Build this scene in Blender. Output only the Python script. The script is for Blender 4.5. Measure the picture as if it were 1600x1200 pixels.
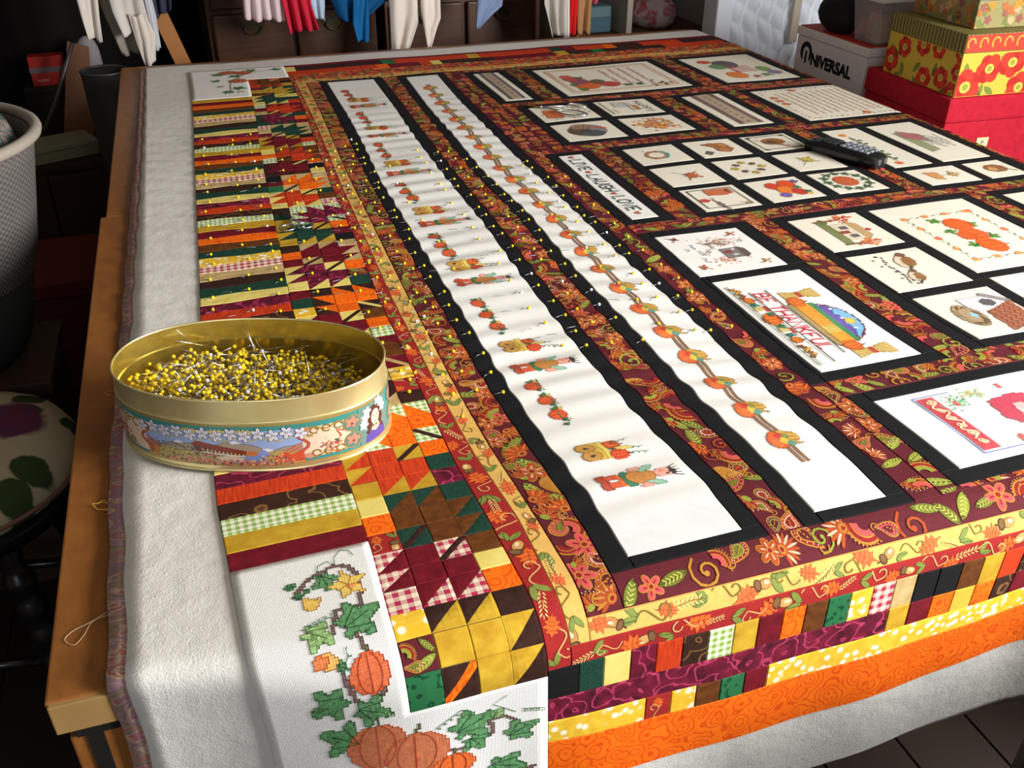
import bpy, bmesh, math, random
import numpy as np
from mathutils import Vector, Matrix
from mathutils.geometry import tessellate_polygon

R = math.radians
rnd = random.Random(7)
nrg = np.random.default_rng(5)
scene = bpy.context.scene
for o in list(bpy.data.objects):
    bpy.data.objects.remove(o)

S = 0.55            # one layout unit (the camera's height above the quilt) in metres
ZC = 1.30           # camera height
# ------------------------------------------------------------------ camera
cam_d = bpy.data.cameras.new('camera')
cam_d.sensor_width = 36.0
cam_d.lens = 1455.4 / 1600 * 36.0
cam_d.clip_start = 0.02
cam = bpy.data.objects.new('camera', cam_d)
scene.collection.objects.link(cam)
scene.camera = cam
def cam_axes(p, y, r):
    cp, sp = math.cos(p), math.sin(p)
    f = Vector((0, cp, -sp)); u = Vector((0, sp, cp)); x = Vector((1, 0, 0))
    cr, sr = math.cos(r), math.sin(r)
    rr = cr * x + sr * u; uu = -sr * x + cr * u
    Z = Matrix.Rotation(y, 3, 'Z')
    return Z @ rr, Z @ uu, Z @ f
_r, _u, _f = cam_axes(R(31.8259712), R(-18.42994612), R(0.16046899))
m = Matrix((_r, _u, -_f)).transposed().to_4x4()
m.translation = (0, 0, ZC)
cam.matrix_world = m

# ------------------------------------------------------------------ world, lights, exposure
world = bpy.data.worlds.new('world')
scene.world = world
world.use_nodes = True
bg = world.node_tree.nodes['Background']
bg.inputs[0].default_value = (0.62, 0.72, 0.9, 1)
bg.inputs[1].default_value = 0.9
def area(name, loc, target, sx, sy, power, col):
    d = bpy.data.lights.new(name, 'AREA')
    d.shape = 'RECTANGLE'; d.size = sx; d.size_y = sy; d.energy = power; d.color = col
    o = bpy.data.objects.new(name, d)
    scene.collection.objects.link(o)
    o.location = loc
    o.rotation_euler = (Vector(target) - Vector(loc)).to_track_quat('-Z', 'Y').to_euler()
    return o
area('window_daylight', (2.20, -0.42, 1.55), (0.3, 0.85, 0.8), 1.15, 1.15, 162, (1.0, 0.98, 0.96))
area('north_window_daylight', (-0.75, -1.24, 1.45), (0.1, 0.9, 0.75), 0.85, 1.0, 8, (0.86, 0.93, 1.0))
area('ceiling_fill_light', (0.6, 0.3, 2.42), (0.6, 0.3, 0), 0.45, 0.45, 2.5, (1.0, 0.90, 0.78))  # added warm fill from above; no fitting hangs there
vs = scene.view_settings
vs.view_transform = 'Standard'; vs.look = 'None'; vs.exposure = 0.0; vs.gamma = 1.0
vs.use_curve_mapping = False

# ------------------------------------------------------------------ materials
def lin(c):
    return tuple(((v / 255) / 12.92 if v / 255 <= 0.04045 else ((v / 255 + 0.055) / 1.055) ** 2.4) for v in c)
def c4(c):
    return (*lin(c), 1.0)
class NT:
    def __init__(s, name, rough=0.8, spec=0.3, metal=0.0):
        s.m = bpy.data.materials.new(name); s.m.use_nodes = True
        s.t = s.m.node_tree; s.b = s.t.nodes['Principled BSDF']
        s.b.inputs['Roughness'].default_value = rough
        s.b.inputs['Metallic'].default_value = metal
        s.b.inputs['Specular IOR Level'].default_value = spec
    def n(s, typ, **kw):
        nd = s.t.nodes.new(typ)
        for k, v in kw.items():
            if k == 'inp':
                for a, b in v.items():
                    if hasattr(b, 'is_output') or isinstance(b, bpy.types.NodeSocket):
                        s.t.links.new(b, nd.inputs[a])
                    else:
                        nd.inputs[a].default_value = b
            else:
                setattr(nd, k, v)
        return nd
    def math(s, op, a, b=0.0, c=0.0):
        return s.n('ShaderNodeMath', operation=op, inp={0: a, 1: b, 2: c}).outputs[0]
    def mix(s, f, a, b, mode='MIX'):
        nd = s.n('ShaderNodeMix', data_type='RGBA', blend_type=mode)
        for i, v in ((0, f), (6, a), (7, b)):
            if isinstance(v, bpy.types.NodeSocket): s.t.links.new(v, nd.inputs[i])
            else: nd.inputs[i].default_value = v
        return nd.outputs[2]
    def ramp(s, f, a, b):
        return s.n('ShaderNodeMapRange', inp={0: f, 1: a, 2: b, 3: 0.0, 4: 1.0}).outputs[0]
    def color(s, v):
        if isinstance(v, bpy.types.NodeSocket): s.t.links.new(v, s.b.inputs['Base Color'])
        else: s.b.inputs['Base Color'].default_value = v
    def bump(s, h, strength=0.2, dist=0.001):
        nd = s.n('ShaderNodeBump', inp={'Strength': strength, 'Distance': dist, 'Height': h})
        s.t.links.new(nd.outputs[0], s.b.inputs['Normal'])
    def uv(s):
        return s.n('ShaderNodeUVMap').outputs[0]
    def obj(s):
        return s.n('ShaderNodeTexCoord').outputs['Object']
    def gen(s):
        return s.n('ShaderNodeTexCoord').outputs['Generated']
    def noise(s, co, sc, det=4, rough=0.55, dist=0.0):
        return s.n('ShaderNodeTexNoise', inp={'Vector': co, 'Scale': sc, 'Detail': det, 'Roughness': rough, 'Distortion': dist}).outputs[0]
    def vor(s, co, sc, feature='F1', rand=1.0):
        return s.n('ShaderNodeTexVoronoi', feature=feature, inp={'Vector': co, 'Scale': sc, 'Randomness': rand})
    def mapping(s, co, scale=(1, 1, 1), rot=(0, 0, 0)):
        return s.n('ShaderNodeMapping', inp={'Vector': co, 'Scale': scale, 'Rotation': rot}).outputs[0]
def plain(name, c, rough=0.7, spec=0.3, metal=0.0, var=0.12, sc=9.0, bump=0.0, bsc=60):
    t = NT(name, rough, spec, metal)
    co = t.obj()
    f = t.noise(co, sc)
    c = lin(c)
    lo = tuple(v * (1 - var) for v in c) + (1,); hi = tuple(min(1, v * (1 + var)) for v in c) + (1,)
    t.color(t.mix(f, lo, hi))
    if bump: t.bump(t.noise(co, bsc, 3), bump, 0.002)
    return t.m

def weave(t, co):
    t.bump(t.noise(co, 40, 2), 0.25, 0.0006)
FAB = {}
def f_mott(name, a, b, sc=1.6, det=5):
    t = NT('fabric_' + name, 0.85, 0.15); co = t.uv()
    t.color(t.mix(t.ramp(t.noise(co, sc, det), 0.3, 0.7), c4(a), c4(b))); weave(t, co)
    FAB[name] = t.m
def f_ging(name, w, g, per=5.0):
    t = NT('fabric_' + name, 0.85, 0.15); co = t.uv()
    sep = t.n('ShaderNodeSeparateXYZ', inp={0: co})
    cx = t.math('GREATER_THAN', t.math('FRACT', t.math('MULTIPLY', sep.outputs[0], per)), 0.5)
    cy = t.math('GREATER_THAN', t.math('FRACT', t.math('MULTIPLY', sep.outputs[1], per)), 0.5)
    f = t.math('MULTIPLY', t.math('ADD', cx, cy), 0.5)
    t.color(t.mix(f, c4(w), c4(g))); weave(t, co)
    FAB[name] = t.m
def f_swirl(name, a, b, sc=1.5, freq=20.0, thr=0.6, base2=None, dist=0.5):
    t = NT('fabric_' + name, 0.85, 0.15); co = t.uv()
    nz = t.n('ShaderNodeTexNoise', inp={'Vector': co, 'Scale': 1.4, 'Detail': 2.0})
    co2 = t.n('ShaderNodeMixRGB', blend_type='LINEAR_LIGHT', inp={0: dist * 0.3, 1: co, 2: nz.outputs['Color']}).outputs[0]
    d = t.vor(co2, sc).outputs['Distance']
    sn = t.math('SINE', t.math('MULTIPLY', d, freq))
    f = t.ramp(sn, thr, min(1.0, thr + 0.3))
    base = c4(a)
    if base2: base = t.mix(t.ramp(t.noise(co, 1.3, 3), 0.35, 0.65), c4(a), c4(base2))
    t.color(t.mix(f, base, c4(b))); weave(t, co)
    FAB[name] = t.m
def f_dots(name, a, b, c, sc=4.0):
    t = NT('fabric_' + name, 0.85, 0.15); co = t.uv()
    d = t.vor(co, sc).outputs['Distance']
    base = t.mix(t.ramp(t.noise(co, 2.2, 3), 0.35, 0.65), c4(a), c4(c))
    t.color(t.mix(t.ramp(d, 0.42, 0.26), base, c4(b))); weave(t, co)
    FAB[name] = t.m
def f_wood(name, a, b):
    t = NT('fabric_' + name, 0.85, 0.15); co = t.uv()
    f = t.noise(t.mapping(co, (14, 1.2, 1)), 1.0, 4)
    t.color(t.mix(t.ramp(f, 0.35, 0.7), c4(a), c4(b))); weave(t, co)
    FAB[name] = t.m
f_mott('burgundy', (122, 22, 36), (92, 12, 26), 2.2)
f_mott('gold', (206, 170, 52), (176, 132, 30), 1.4)
f_mott('gold_light', (214, 190, 72), (196, 160, 52), 1.4)
f_mott('brown', (112, 64, 24), (84, 44, 14), 3)
f_mott('dark_brown', (62, 36, 28), (44, 24, 20), 3)
f_mott('cream', (232, 216, 128), (220, 198, 98), 1.2)
f_mott('tan', (206, 182, 132), (178, 146, 88), 2.0)
f_mott('dark_green', (34, 74, 58), (18, 48, 38), 9)
f_mott('black', (25, 25, 27), (18, 18, 21), 4)
f_ging('green_gingham', (238, 240, 216), (136, 172, 72), 3.5)
f_ging('pink_gingham', (238, 222, 196), (176, 46, 78), 2.6)
f_wood('red', (214, 70, 28), (168, 42, 18))
f_swirl('wine', (66, 14, 32), (176, 58, 92), 1.1, 14, 0.82, (122, 26, 52), 1.0)
f_swirl('orange', (246, 116, 18), (222, 78, 8), 1.3, 26, 0.55, (240, 104, 14))
f_swirl('brown_swirl', (60, 36, 24), (132, 92, 52), 0.9, 16, 0.86, (50, 28, 20))
f_swirl('green_leaf', (40, 108, 66), (20, 70, 46), 2.6, 9, 0.5)
f_dots('yellow_floral', (236, 196, 64), (246, 240, 214), (222, 176, 40), 2.6)

def col_mat(name, rough=0.85, spec=0.15, mott=0.0, wv=True, metal=0.0):
    t = NT(name, rough, spec, metal)
    a = t.n('ShaderNodeVertexColor', layer_name='Col').outputs[0]
    co = t.uv()
    if mott:
        f = t.ramp(t.noise(co, 2.0, 4, 0.6, 1.2), 0.3, 0.7)
        lo = (1 - mott, 1 - mott, 1 - mott, 1); hi = (1 + mott * 0.6,) * 3 + (1,)
        a = t.mix(1.0, a, t.mix(f, lo, hi), 'MULTIPLY')
    t.color(a)
    if wv: weave(t, co)
    return t.m
PRINT = col_mat('printed_cotton', mott=0.14)
THREAD = col_mat('embroidery_thread', 0.6, 0.3, 0.0)
ENAMEL = col_mat('enamel_print', 0.3, 0.5, 0.0, False)
def aida_mat(name, c, per=10.0, var=0.04):
    t = NT(name, 0.85, 0.15); co = t.uv()
    sep = t.n('ShaderNodeSeparateXYZ', inp={0: co})
    sx = t.math('SINE', t.math('MULTIPLY', sep.outputs[0], per * 6.2832))
    sy = t.math('SINE', t.math('MULTIPLY', sep.outputs[1], per * 6.2832))
    h = t.math('MULTIPLY', t.math('ABSOLUTE', sx), t.math('ABSOLUTE', sy))
    cc = lin(c)
    t.color(t.mix(h, tuple(v * (1 - 2.5 * var) for v in cc) + (1,), tuple(min(1, v * 1.02) for v in cc) + (1,)))
    t.bump(h, 0.5, 0.0006)
    return t.m
AIDA = aida_mat('aida_cloth', (243, 242, 237))
AIDA2 = aida_mat('cream_aida_cloth', (236, 230, 212))
FAB['aida'] = AIDA

# ------------------------------------------------------------------ cloth surface
def sst(a, b, x):
    t = np.clip((x - a) / (b - a), 0, 1); return t * t * (3 - 2 * t)
_t = np.linspace(0, 1, 401); _th = np.pi / 2 * sst(0, 1, _t)
_cx = np.concatenate([[0], np.cumsum((np.cos(_th[1:]) + np.cos(_th[:-1])) / 2) / 400])
_cz = np.concatenate([[0], np.cumsum((np.sin(_th[1:]) + np.sin(_th[:-1])) / 2) / 400])
def fold(d, L):
    t = np.clip(d / L, 0, 1)
    return np.interp(t, _t, _cx) * L, np.interp(t, _t, _cz) * L + np.maximum(d - L, 0), np.interp(t, _t, _th)
# how the sewn lines wander: rows are distances along the quilt, columns the sewn lines
WS = np.array([.55, .8, .95, 1.1, 1.3, 1.6, 2.0, 2.4, 2.8, 3.2, 3.6, 4.1])
WN = np.array([-.4, -.08, .137, .328, .363, .40, .46, .50, .70, .735, .84, .983, 1.08, 4.0])
WT = np.array([
 [-.05, -.056, -.064, -.072, -.083, -.085, -.08, -.068, -.058, -.048, -.035, -.025],
 [.139, .139, .135, .138, .136, .132, .125, .14, .152, .168, .19, .21],
 [.350, .343, .337, .331, .324, .327, .328, .34, .343, .357, .375, .385],
 [.385, .380, .376, .377, .364, .36, .358, .367, .374, .386, .396, .40],
 [.412, .409, .411, .405, .398, .396, .397, .403, .408, .418, .432, .44],
 [.47, .47, .468, .469, .463, .458, .457, .46, .463, .474, .486, .495],
 [.508, .508, .508, .509, .499, .498, .497, .498, .497, .515, .525, .526],
 [.706, .706, .706, .709, .699, .692, .694, .703, .698, .704, .718, .726],
 [.741, .741, .740, .742, .734, .731, .732, .74, .738, .745, .755, .764],
 [.84, .84, .84, .842, .843, .843, .836, .846, .828, .84, .845, .865],
 [.98, .98, .98, .985, .985, .993, .979, .982, .978, .982, .985, 1.005]])
WT = WT - WN[1:12][:, None]
WT = np.vstack([np.zeros(12), WT, np.zeros(12), np.zeros(12)])   # rows = lines
def warp(u, s):
    i = np.clip(np.searchsorted(WN, u) - 1, 0, len(WN) - 2)
    fu = np.clip((u - WN[i]) / (WN[i + 1] - WN[i]), 0, 1)
    j = np.clip(np.searchsorted(WS, s) - 1, 0, len(WS) - 2)
    fs = np.clip((s - WS[j]) / (WS[j + 1] - WS[j]), 0, 1)
    d = (WT[i, j] * (1 - fs) + WT[i, j + 1] * fs) * (1 - fu) + (WT[i + 1, j] * (1 - fs) + WT[i + 1, j + 1] * fs) * fu
    msk = sst(.42, .5, u) * (1 - sst(1.0, 1.15, u)) * sst(.98, 1.1, s) * (1 - sst(3.3, 3.8, s))
    wob = .0020 * np.sin(6.283 * s / .107 + 9 * u) * msk
    return u + d + wob
def lump(u, s):
    """puckers between the pins, soft unevenness elsewhere"""
    m1 = sst(.40, .5, u) * (1 - sst(1.02, 1.16, u)) * sst(.97, 1.15, s) * (1 - sst(3.4, 3.9, s))
    m2 = (1 - sst(.32, .42, u)) * sst(1.35, 1.6, s) * (1 - sst(3.5, 3.9, s))
    a = .0016 * np.sin(6.283 * s / .084 + 2.2 * np.sin(7 * u) + 1.3 * np.sin(3.1 * s)) * (1 + .4 * np.sin(11 * s + 5 * u))
    b = .0013 * np.sin(6.283 * (s * .93 + u * .25) / .093 + 1.7 * np.sin(9 * u))
    c = .0012 * np.sin(7.1 * u + 3.3 * s) + .0008 * np.sin(13 * u - 9 * s)
    e = .002 * np.sin(25 * u + 6 * s) * (1 - sst(.5, .95, s))
    return a * m1 + b * m2 + c + e
def surf(u, s, h):
    """flat cloth coordinates -> world (metres)"""
    w = 1 - sst(-.25, .2, u)
    s0 = .965 + .03 * w; L = .17 - .12 * w
    past = np.maximum(s0 - s, 0)
    a, dz, th = fold(past, L)
    y = np.where(s < s0, s0 - a, s)
    up = .022 * sst(1.55, 1.0, s) * (1 - .6 * w)
    z = -1 + up - dz
    b, du, ph = fold(np.maximum(u - 2.53, 0), .12)
    x = np.where(u > 2.53, 2.53 + b, u); z = z - du
    hh = h + lump(u, s)
    # soft hanging folds below the table edge
    hh = hh + .010 * sst(.10, .45, past) * np.sin(9.5 * u + .8 + 2 * np.sin(4 * u))
    ny = -np.sin(th); nx = np.sin(ph); nz = np.minimum(np.cos(th), np.cos(ph))
    return np.stack([x + hh * nx, y + hh * ny, (z + hh * nz)], -1) * S + np.array([0, 0, ZC])
def quilt_xyz(u, s, h):
    u = np.asarray(u, float); s = np.asarray(s, float)
    return surf(warp(u, s), s, h)
def flat_xyz(u, s, h):
    return surf(np.asarray(u, float), np.asarray(s, float), h)

# ------------------------------------------------------------------ object helpers
COL = scene.collection
def mesh_obj(name, v, f, mats, parent=None, cols=None, uv=None, mi=None, smooth=False, loc=None):
    me = bpy.data.meshes.new(name)
    v = np.asarray(v, float)
    if loc is not None: v = v - np.asarray(loc, float)
    me.from_pydata(v.tolist(), [], f)
    if not isinstance(mats, (list, tuple)): mats = [mats]
    for q in mats: me.materials.append(q)
    nl = len(me.loops)
    ls = np.array([len(x) for x in f])
    if uv is not None:
        l = me.uv_layers.new(name='flat')
        vi = np.empty(nl, np.int32); me.loops.foreach_get('vertex_index', vi)
        l.data.foreach_set('uv', np.asarray(uv, np.float32)[vi].ravel())
    if cols is not None:
        ca = me.color_attributes.new('Col', 'FLOAT_COLOR', 'CORNER')
        c = np.asarray(cols, np.float32)
        c = np.concatenate([c, np.ones((len(c), 1), np.float32)], 1)
        ca.data.foreach_set('color', np.repeat(c, ls, axis=0).ravel())
    if mi is not None: me.polygons.foreach_set('material_index', np.asarray(mi, np.int32))
    if smooth: me.polygons.foreach_set('use_smooth', np.ones(len(f), bool))
    o = bpy.data.objects.new(name, me)
    COL.objects.link(o)
    if parent is not None: o.parent = parent
    if loc is not None: o.location = loc
    return o
def tag(o, label=None, cat=None, group=None, kind=None):
    if label: o['label'] = label
    if cat: o['category'] = cat
    if group: o['group'] = group
    if kind: o['kind'] = kind
    return o
def thing(name, label, cat, loc=(0, 0, 0), rz=0.0, group=None):
    o = bpy.data.objects.new(name, None); COL.objects.link(o)
    o.location = loc; o.rotation_euler = (0, 0, rz); o.empty_display_size = 0.05
    return tag(o, label, cat, group)
class MB:
    """collects simple shapes into one mesh"""
    def __init__(s): s.v = []; s.f = []; s.m = []
    def add(s, v, f, mi=0):
        b = len(s.v); s.v += [tuple(p) for p in v]; s.f += [tuple(i + b for i in q) for q in f]; s.m += [mi] * len(f)
    def box(s, x0, x1, y0, y1, z0, z1, mi=0, bev=0.0, M=None):
        bm = bmesh.new()
        bmesh.ops.create_cube(bm, size=1.0, matrix=Matrix.Translation(((x0 + x1) / 2, (y0 + y1) / 2, (z0 + z1) / 2)) @ Matrix.Diagonal((abs(x1 - x0), abs(y1 - y0), abs(z1 - z0), 1)))
        if bev: bmesh.ops.bevel(bm, geom=bm.edges[:], offset=bev, segments=2, profile=0.6, affect='EDGES')
        s.bm(bm, mi, M)
    def bm(s, bm, mi=0, M=None):
        if M is not None: bm.transform(M)
        bm.verts.index_update()
        s.add([tuple(q.co) for q in bm.verts], [tuple(q.index for q in p.verts) for p in bm.faces], mi); bm.free()
    def tube(s, pts, r, n=8, mi=0, cap=True):
        pts = [Vector(p) for p in pts]
        rs = r if isinstance(r, (list, tuple)) else [r] * len(pts)
        v = []; f = []
        ref = None
        for i, p in enumerate(pts):
            d = (pts[min(i + 1, len(pts) - 1)] - pts[max(i - 1, 0)]).normalized()
            if ref is None:
                ref = Vector((0, 0, 1)) if abs(d.z) < 0.9 else Vector((1, 0, 0))
            a = d.cross(ref).normalized(); b = a.cross(d).normalized(); ref = b
            for k in range(n):
                t = 2 * math.pi * k / n
                v.append(p + (a * math.cos(t) + b * math.sin(t)) * rs[i])
        for i in range(len(pts) - 1):
            for k in range(n):
                f.append((i * n + k, i * n + (k + 1) % n, (i + 1) * n + (k + 1) % n, (i + 1) * n + k))
        if cap:
            f.append(tuple(range(n))[::-1]); f.append(tuple((len(pts) - 1) * n + k for k in range(n)))
        s.add(v, f, mi)
    def lathe(s, prof, n=24, mi=0, c=(0, 0, 0), sx=1.0, sy=1.0):
        v = []; f = []
        for (r, z) in prof:
            for k in range(n):
                t = 2 * math.pi * k / n
                v.append((c[0] + r * sx * math.cos(t), c[1] + r * sy * math.sin(t), c[2] + z))
        for i in range(len(prof) - 1):
            for k in range(n):
                f.append((i * n + k, i * n + (k + 1) % n, (i + 1) * n + (k + 1) % n, (i + 1) * n + k))
        s.add(v, f, mi)
    def build(s, name, mats, parent=None, smooth=False, loc=None):
        o = mesh_obj(name, s.v, s.f, mats, parent, mi=s.m, smooth=smooth, loc=loc)
        return o
def auto_smooth(o, ang=40):
    me = o.data
    me.polygons.foreach_set('use_smooth', np.ones(len(me.polygons), bool))
    bm = bmesh.new(); bm.from_mesh(me)
    for e in bm.edges:
        if len(e.link_faces) == 2 and e.calc_face_angle(0) > R(ang): e.smooth = False
    bm.to_mesh(me); bm.free()
    return o
def solid(o, th=0.001, off=-1):
    md = o.modifiers.new('thickness', 'SOLIDIFY'); md.thickness = th; md.offset = off
    return o

# ------------------------------------------------------------------ flat print engine
def clip_poly(p, x0, x1, y0, y1):
    for ax, lim, keep in ((0, x0, 1), (0, x1, -1), (1, y0, 1), (1, y1, -1)):
        if not p: return p
        out = []
        for i in range(len(p)):
            a = p[i - 1]; b = p[i]
            da = (a[ax] - lim) * keep; db = (b[ax] - lim) * keep
            if (da < 0) != (db < 0):
                t = da / (da - db)
                out.append((a[0] + (b[0] - a[0]) * t, a[1] + (b[1] - a[1]) * t))
            if db >= 0: out.append(b)
        p = out
    return p
def star(n, r0, r1, ph=0.0):
    return [((r1 if k % 2 else r0) * math.cos(ph + math.pi * k / n), (r1 if k % 2 else r0) * math.sin(ph + math.pi * k / n)) for k in range(2 * n)]
def ell(cx, cy, a, b, rot=0.0, n=12):
    c, s = math.cos(rot), math.sin(rot)
    return [(cx + a * math.cos(t) * c - b * math.sin(t) * s, cy + a * math.cos(t) * s + b * math.sin(t) * c) for t in [2 * math.pi * k / n for k in range(n)]]
def ribbon(pts, w):
    """thin line as quads"""
    out = []
    ws = w if isinstance(w, (list, tuple)) else [w] * len(pts)
    L = []
    for i, p in enumerate(pts):
        a = pts[max(i - 1, 0)]; b = pts[min(i + 1, len(pts) - 1)]
        dx, dy = b[0] - a[0], b[1] - a[1]; d = math.hypot(dx, dy) or 1
        L.append(((p[0] - dy / d * ws[i], p[1] + dx / d * ws[i]), (p[0] + dy / d * ws[i], p[1] - dx / d * ws[i])))
    for i in range(len(pts) - 1):
        out.append([L[i][0], L[i][1], L[i + 1][1], L[i + 1][0]])
    return out
def drop(n=18, bend=0.5):
    """paisley teardrop with a bent tip, unit size"""
    p = []
    for k in range(n):
        t = 2 * math.pi * k / n
        r = 1.0
        x = math.cos(t); y = math.sin(t) * (0.62 * (1 - 0.55 * max(0, x) ** 1.2))
        x = x * (1.15 if x > 0 else 0.75)
        p.append((x, y + bend * max(0, x) ** 2))
    return p
def scale_poly(p, k, c=None):
    if c is None: c = (sum(q[0] for q in p) / len(p), sum(q[1] for q in p) / len(p))
    return [(c[0] + (q[0] - c[0]) * k, c[1] + (q[1] - c[1]) * k) for q in p]
def leaf_shape(n=9, w=0.32):
    up = [(-1 + 2 * k / n, w * math.sin(math.pi * k / n) ** 0.8) for k in range(1, n)]
    return [(-1, 0)] + up + [(1, 0)] + [(x, -y) for x, y in up[::-1]]
def oak_shape():
    r = [(-.9, 0), (-.55, .16), (-.5, .5), (-.22, .3), (-.1, .78), (.15, .4), (.4, .62), (.5, .3), (.85, .3), (.75, .1), (1.05, 0)]
    return r + [(x, -y) for x, y in r[-2:0:-1]]
GOLD = (180, 124, 48); RUST = (172, 74, 38); DRED = (142, 34, 34); LIME = (142, 148, 58); PINK = (206, 84, 84); PALE = (212, 178, 148); MAR = (92, 30, 38); OLV = (112, 112, 44)
def m_paisley(d):
    b = rnd.choice((.45, -.45)); p = drop(18, b)
    o = [(p, GOLD), (scale_poly(p, .86), rnd.choice((DRED, MAR, RUST))), (scale_poly(p, .62), rnd.choice((LIME, PINK, GOLD, PALE))), (scale_poly(p, .48), rnd.choice((MAR, DRED, OLV)))]
    if d:
        q = scale_poly(p, .74)
        o += [(ell(x, y, .045, .045, 0, 6), PALE) for x, y in q]
        o += [(ell(-.2 + .22 * k, .1 * b * k, .08, .06, 0, 7), GOLD) for k in range(3)]
        o += [(r, GOLD) for r in ribbon([(1.1 + .3 * math.cos(t), b * 1.3 + .28 * math.sin(t) * (1 if b > 0 else -1)) for t in [k * .6 - 2 for k in range(7)]], .045)]
    return o
def m_flower(d):
    n = rnd.choice((5, 6)); c = rnd.choice((RUST, (190, 78, 42), PINK)); o = []
    for k in range(n):
        t = 2 * math.pi * k / n
        o.append((ell(.55 * math.cos(t), .55 * math.sin(t), .44, .30, t, 10), GOLD))
    for k in range(n):
        t = 2 * math.pi * k / n
        o.append((ell(.55 * math.cos(t), .55 * math.sin(t), .37, .23, t, 10), c))
        if d: o.append((ell(.45 * math.cos(t), .45 * math.sin(t), .2, .07, t, 6), PALE if c != PINK else DRED))
    o += [(ell(0, 0, .26, .26), GOLD), (ell(0, 0, .16, .16), DRED)]
    return o
def m_burst(d):
    o = []; n = 11
    c = rnd.choice((PALE, (220, 110, 40), GOLD))
    for k in range(n):
        t = -1.5 + 3.0 * k / (n - 1)
        o.append((ell(.6 * math.cos(t), .6 * math.sin(t), .52, .12, t, 8), (150, 70, 30)))
        o.append((ell(.6 * math.cos(t), .6 * math.sin(t), .46, .08, t, 8), c if k % 2 else RUST))
    o += [(ell(0, 0, .32, .38), RUST), (ell(-.02, 0, .22, .28), GOLD), (ell(-.05, 0, .12, .16), DRED)]
    return o
def m_leaf(d):
    c = rnd.choice((LIME, OLV, (116, 122, 50)))
    p = leaf_shape(9, .36); o = [(scale_poly(p, 1.12), (70, 62, 28)), (p, c)]
    o += [(r, (74, 74, 30)) for r in ribbon([(-1, 0), (0, .04), (.9, 0)], .045)]
    if d:
        for k in range(5):
            x = -.6 + .28 * k
            o += [(r, (196, 200, 96)) for r in ribbon([(x, 0), (x + .2, .2)], .03) + ribbon([(x, 0), (x + .2, -.2)], .03)]
    return o
def m_scroll(d):
    pts = [((1 - k / 16) * math.cos(k * .62), (1 - k / 16) * math.sin(k * .62)) for k in range(15)]
    c = rnd.choice((GOLD, LIME, RUST))
    o = [(r, (70, 40, 26)) for r in ribbon(pts, .12)] + [(r, c) for r in ribbon(pts, .075)]
    o += [(ell(pts[-1][0], pts[-1][1], .16, .16, 0, 8), c)]
    return o
def m_fan(d):
    o = []
    for k in range(7):
        t = .35 + (math.pi - .7) * k / 6
        o.append((ell(.5 * math.cos(t), .5 * math.sin(t), .5, .16, t, 8), GOLD))
        o.append((ell(.5 * math.cos(t), .5 * math.sin(t), .42, .11, t, 8), RUST if k % 2 else DRED))
    o += [(ell(0, 0, .3, .2), LIME)]
    if d: o += [(ell(1.05 * math.cos(t), 1.05 * math.sin(t), .05, .05, 0, 6), PALE) for t in [.3 + .26 * k for k in range(10)]]
    return o
def m_arc(d):
    o = []
    for r, w, c in ((1.0, .10, GOLD), (.84, .12, DRED), (.70, .05, GOLD), (.5, .16, rnd.choice((PINK, LIME, DRED)))):
        o += [(q, c) for q in ribbon([(r * math.cos(t) - .3, r * math.sin(t)) for t in [-1.2 + .3 * k for k in range(9)]], w)]
    if d: o += [(ell(1.16 * math.cos(t) - .3, 1.16 * math.sin(t), .06, .06, 0, 6), GOLD) for t in [-1.2 + .2 * k for k in range(13)]]
    return o
PAISLEY = [m_paisley, m_paisley, m_burst, m_leaf, m_scroll, m_fan, m_arc, m_flower, m_arc, m_leaf]
def k_leaf(pal):
    def f(d):
        p = oak_shape(); a, b = pal['leaf']
        o = [(scale_poly(p, 1.06), b), (p, a)]
        o += [(r, b) for r in ribbon([(-1.1, 0), (0, .02), (.9, 0)], .035)]
        if d:
            for x in (-.4, 0, .35): o += [(r, b) for r in ribbon([(x, 0), (x + .15, .4)], .025) + ribbon([(x, 0), (x + .15, -.4)], .025)]
        return o
    return f
def k_acorn(pal):
    def f(d):
        return [(ell(.25, 0, .62, .42), (120, 84, 44)), (ell(.3, 0, .56, .36), pal['nut']), (ell(.42, .08, .25, .14), (236, 214, 168)), (ell(-.42, 0, .34, .5), (88, 58, 36)), (ell(-.42, .05, .24, .38), (122, 92, 58)), (ribbon([(-.7, 0), (-1.05, .12)], .06)[0], (88, 58, 36))]
    return f
def k_green(pal):
    def f(d):
        o = []
        for sgn in (1, -1):
            p = [(x * .55 + .35, y * .9 + sgn * .34 + sgn * .25 * x) for x, y in leaf_shape(8, .3)]
            o += [(scale_poly(p, 1.1), (84, 96, 46)), (p, pal['green'])]
            o += [(r, (70, 88, 40)) for r in ribbon([(-.2, sgn * .2), (.8, sgn * .55)], .03)]
        return o
    return f
def k_curl(pal):
    def f(d):
        pts = [(-1.3 + .22 * k, .5 * math.sin(k * .55)) for k in range(9)] + [(.75 + .35 * math.cos(t), .1 + .35 * math.sin(t)) for t in [-1.2 + .6 * k for k in range(8)]]
        o = [(r, pal['vine']) for r in ribbon(pts, .055)]
        return o
    return f
def k_sprig(pal):
    def f(d):
        o = [(r, pal['vine']) for r in ribbon([(-1, -.1), (0, .05), (1, 0)], .035)]
        for k in range(6):
            for sg in (1, -1):
                o.append((ell(-.75 + .3 * k, sg * .17, .17, .055, sg * .6, 7), pal['sprig']))
        return o
    return f
REDP = dict(leaf=((222, 104, 44), (176, 66, 26)), nut=(206, 158, 92), green=(128, 138, 62), vine=(222, 168, 110), sprig=(228, 186, 120))
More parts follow.
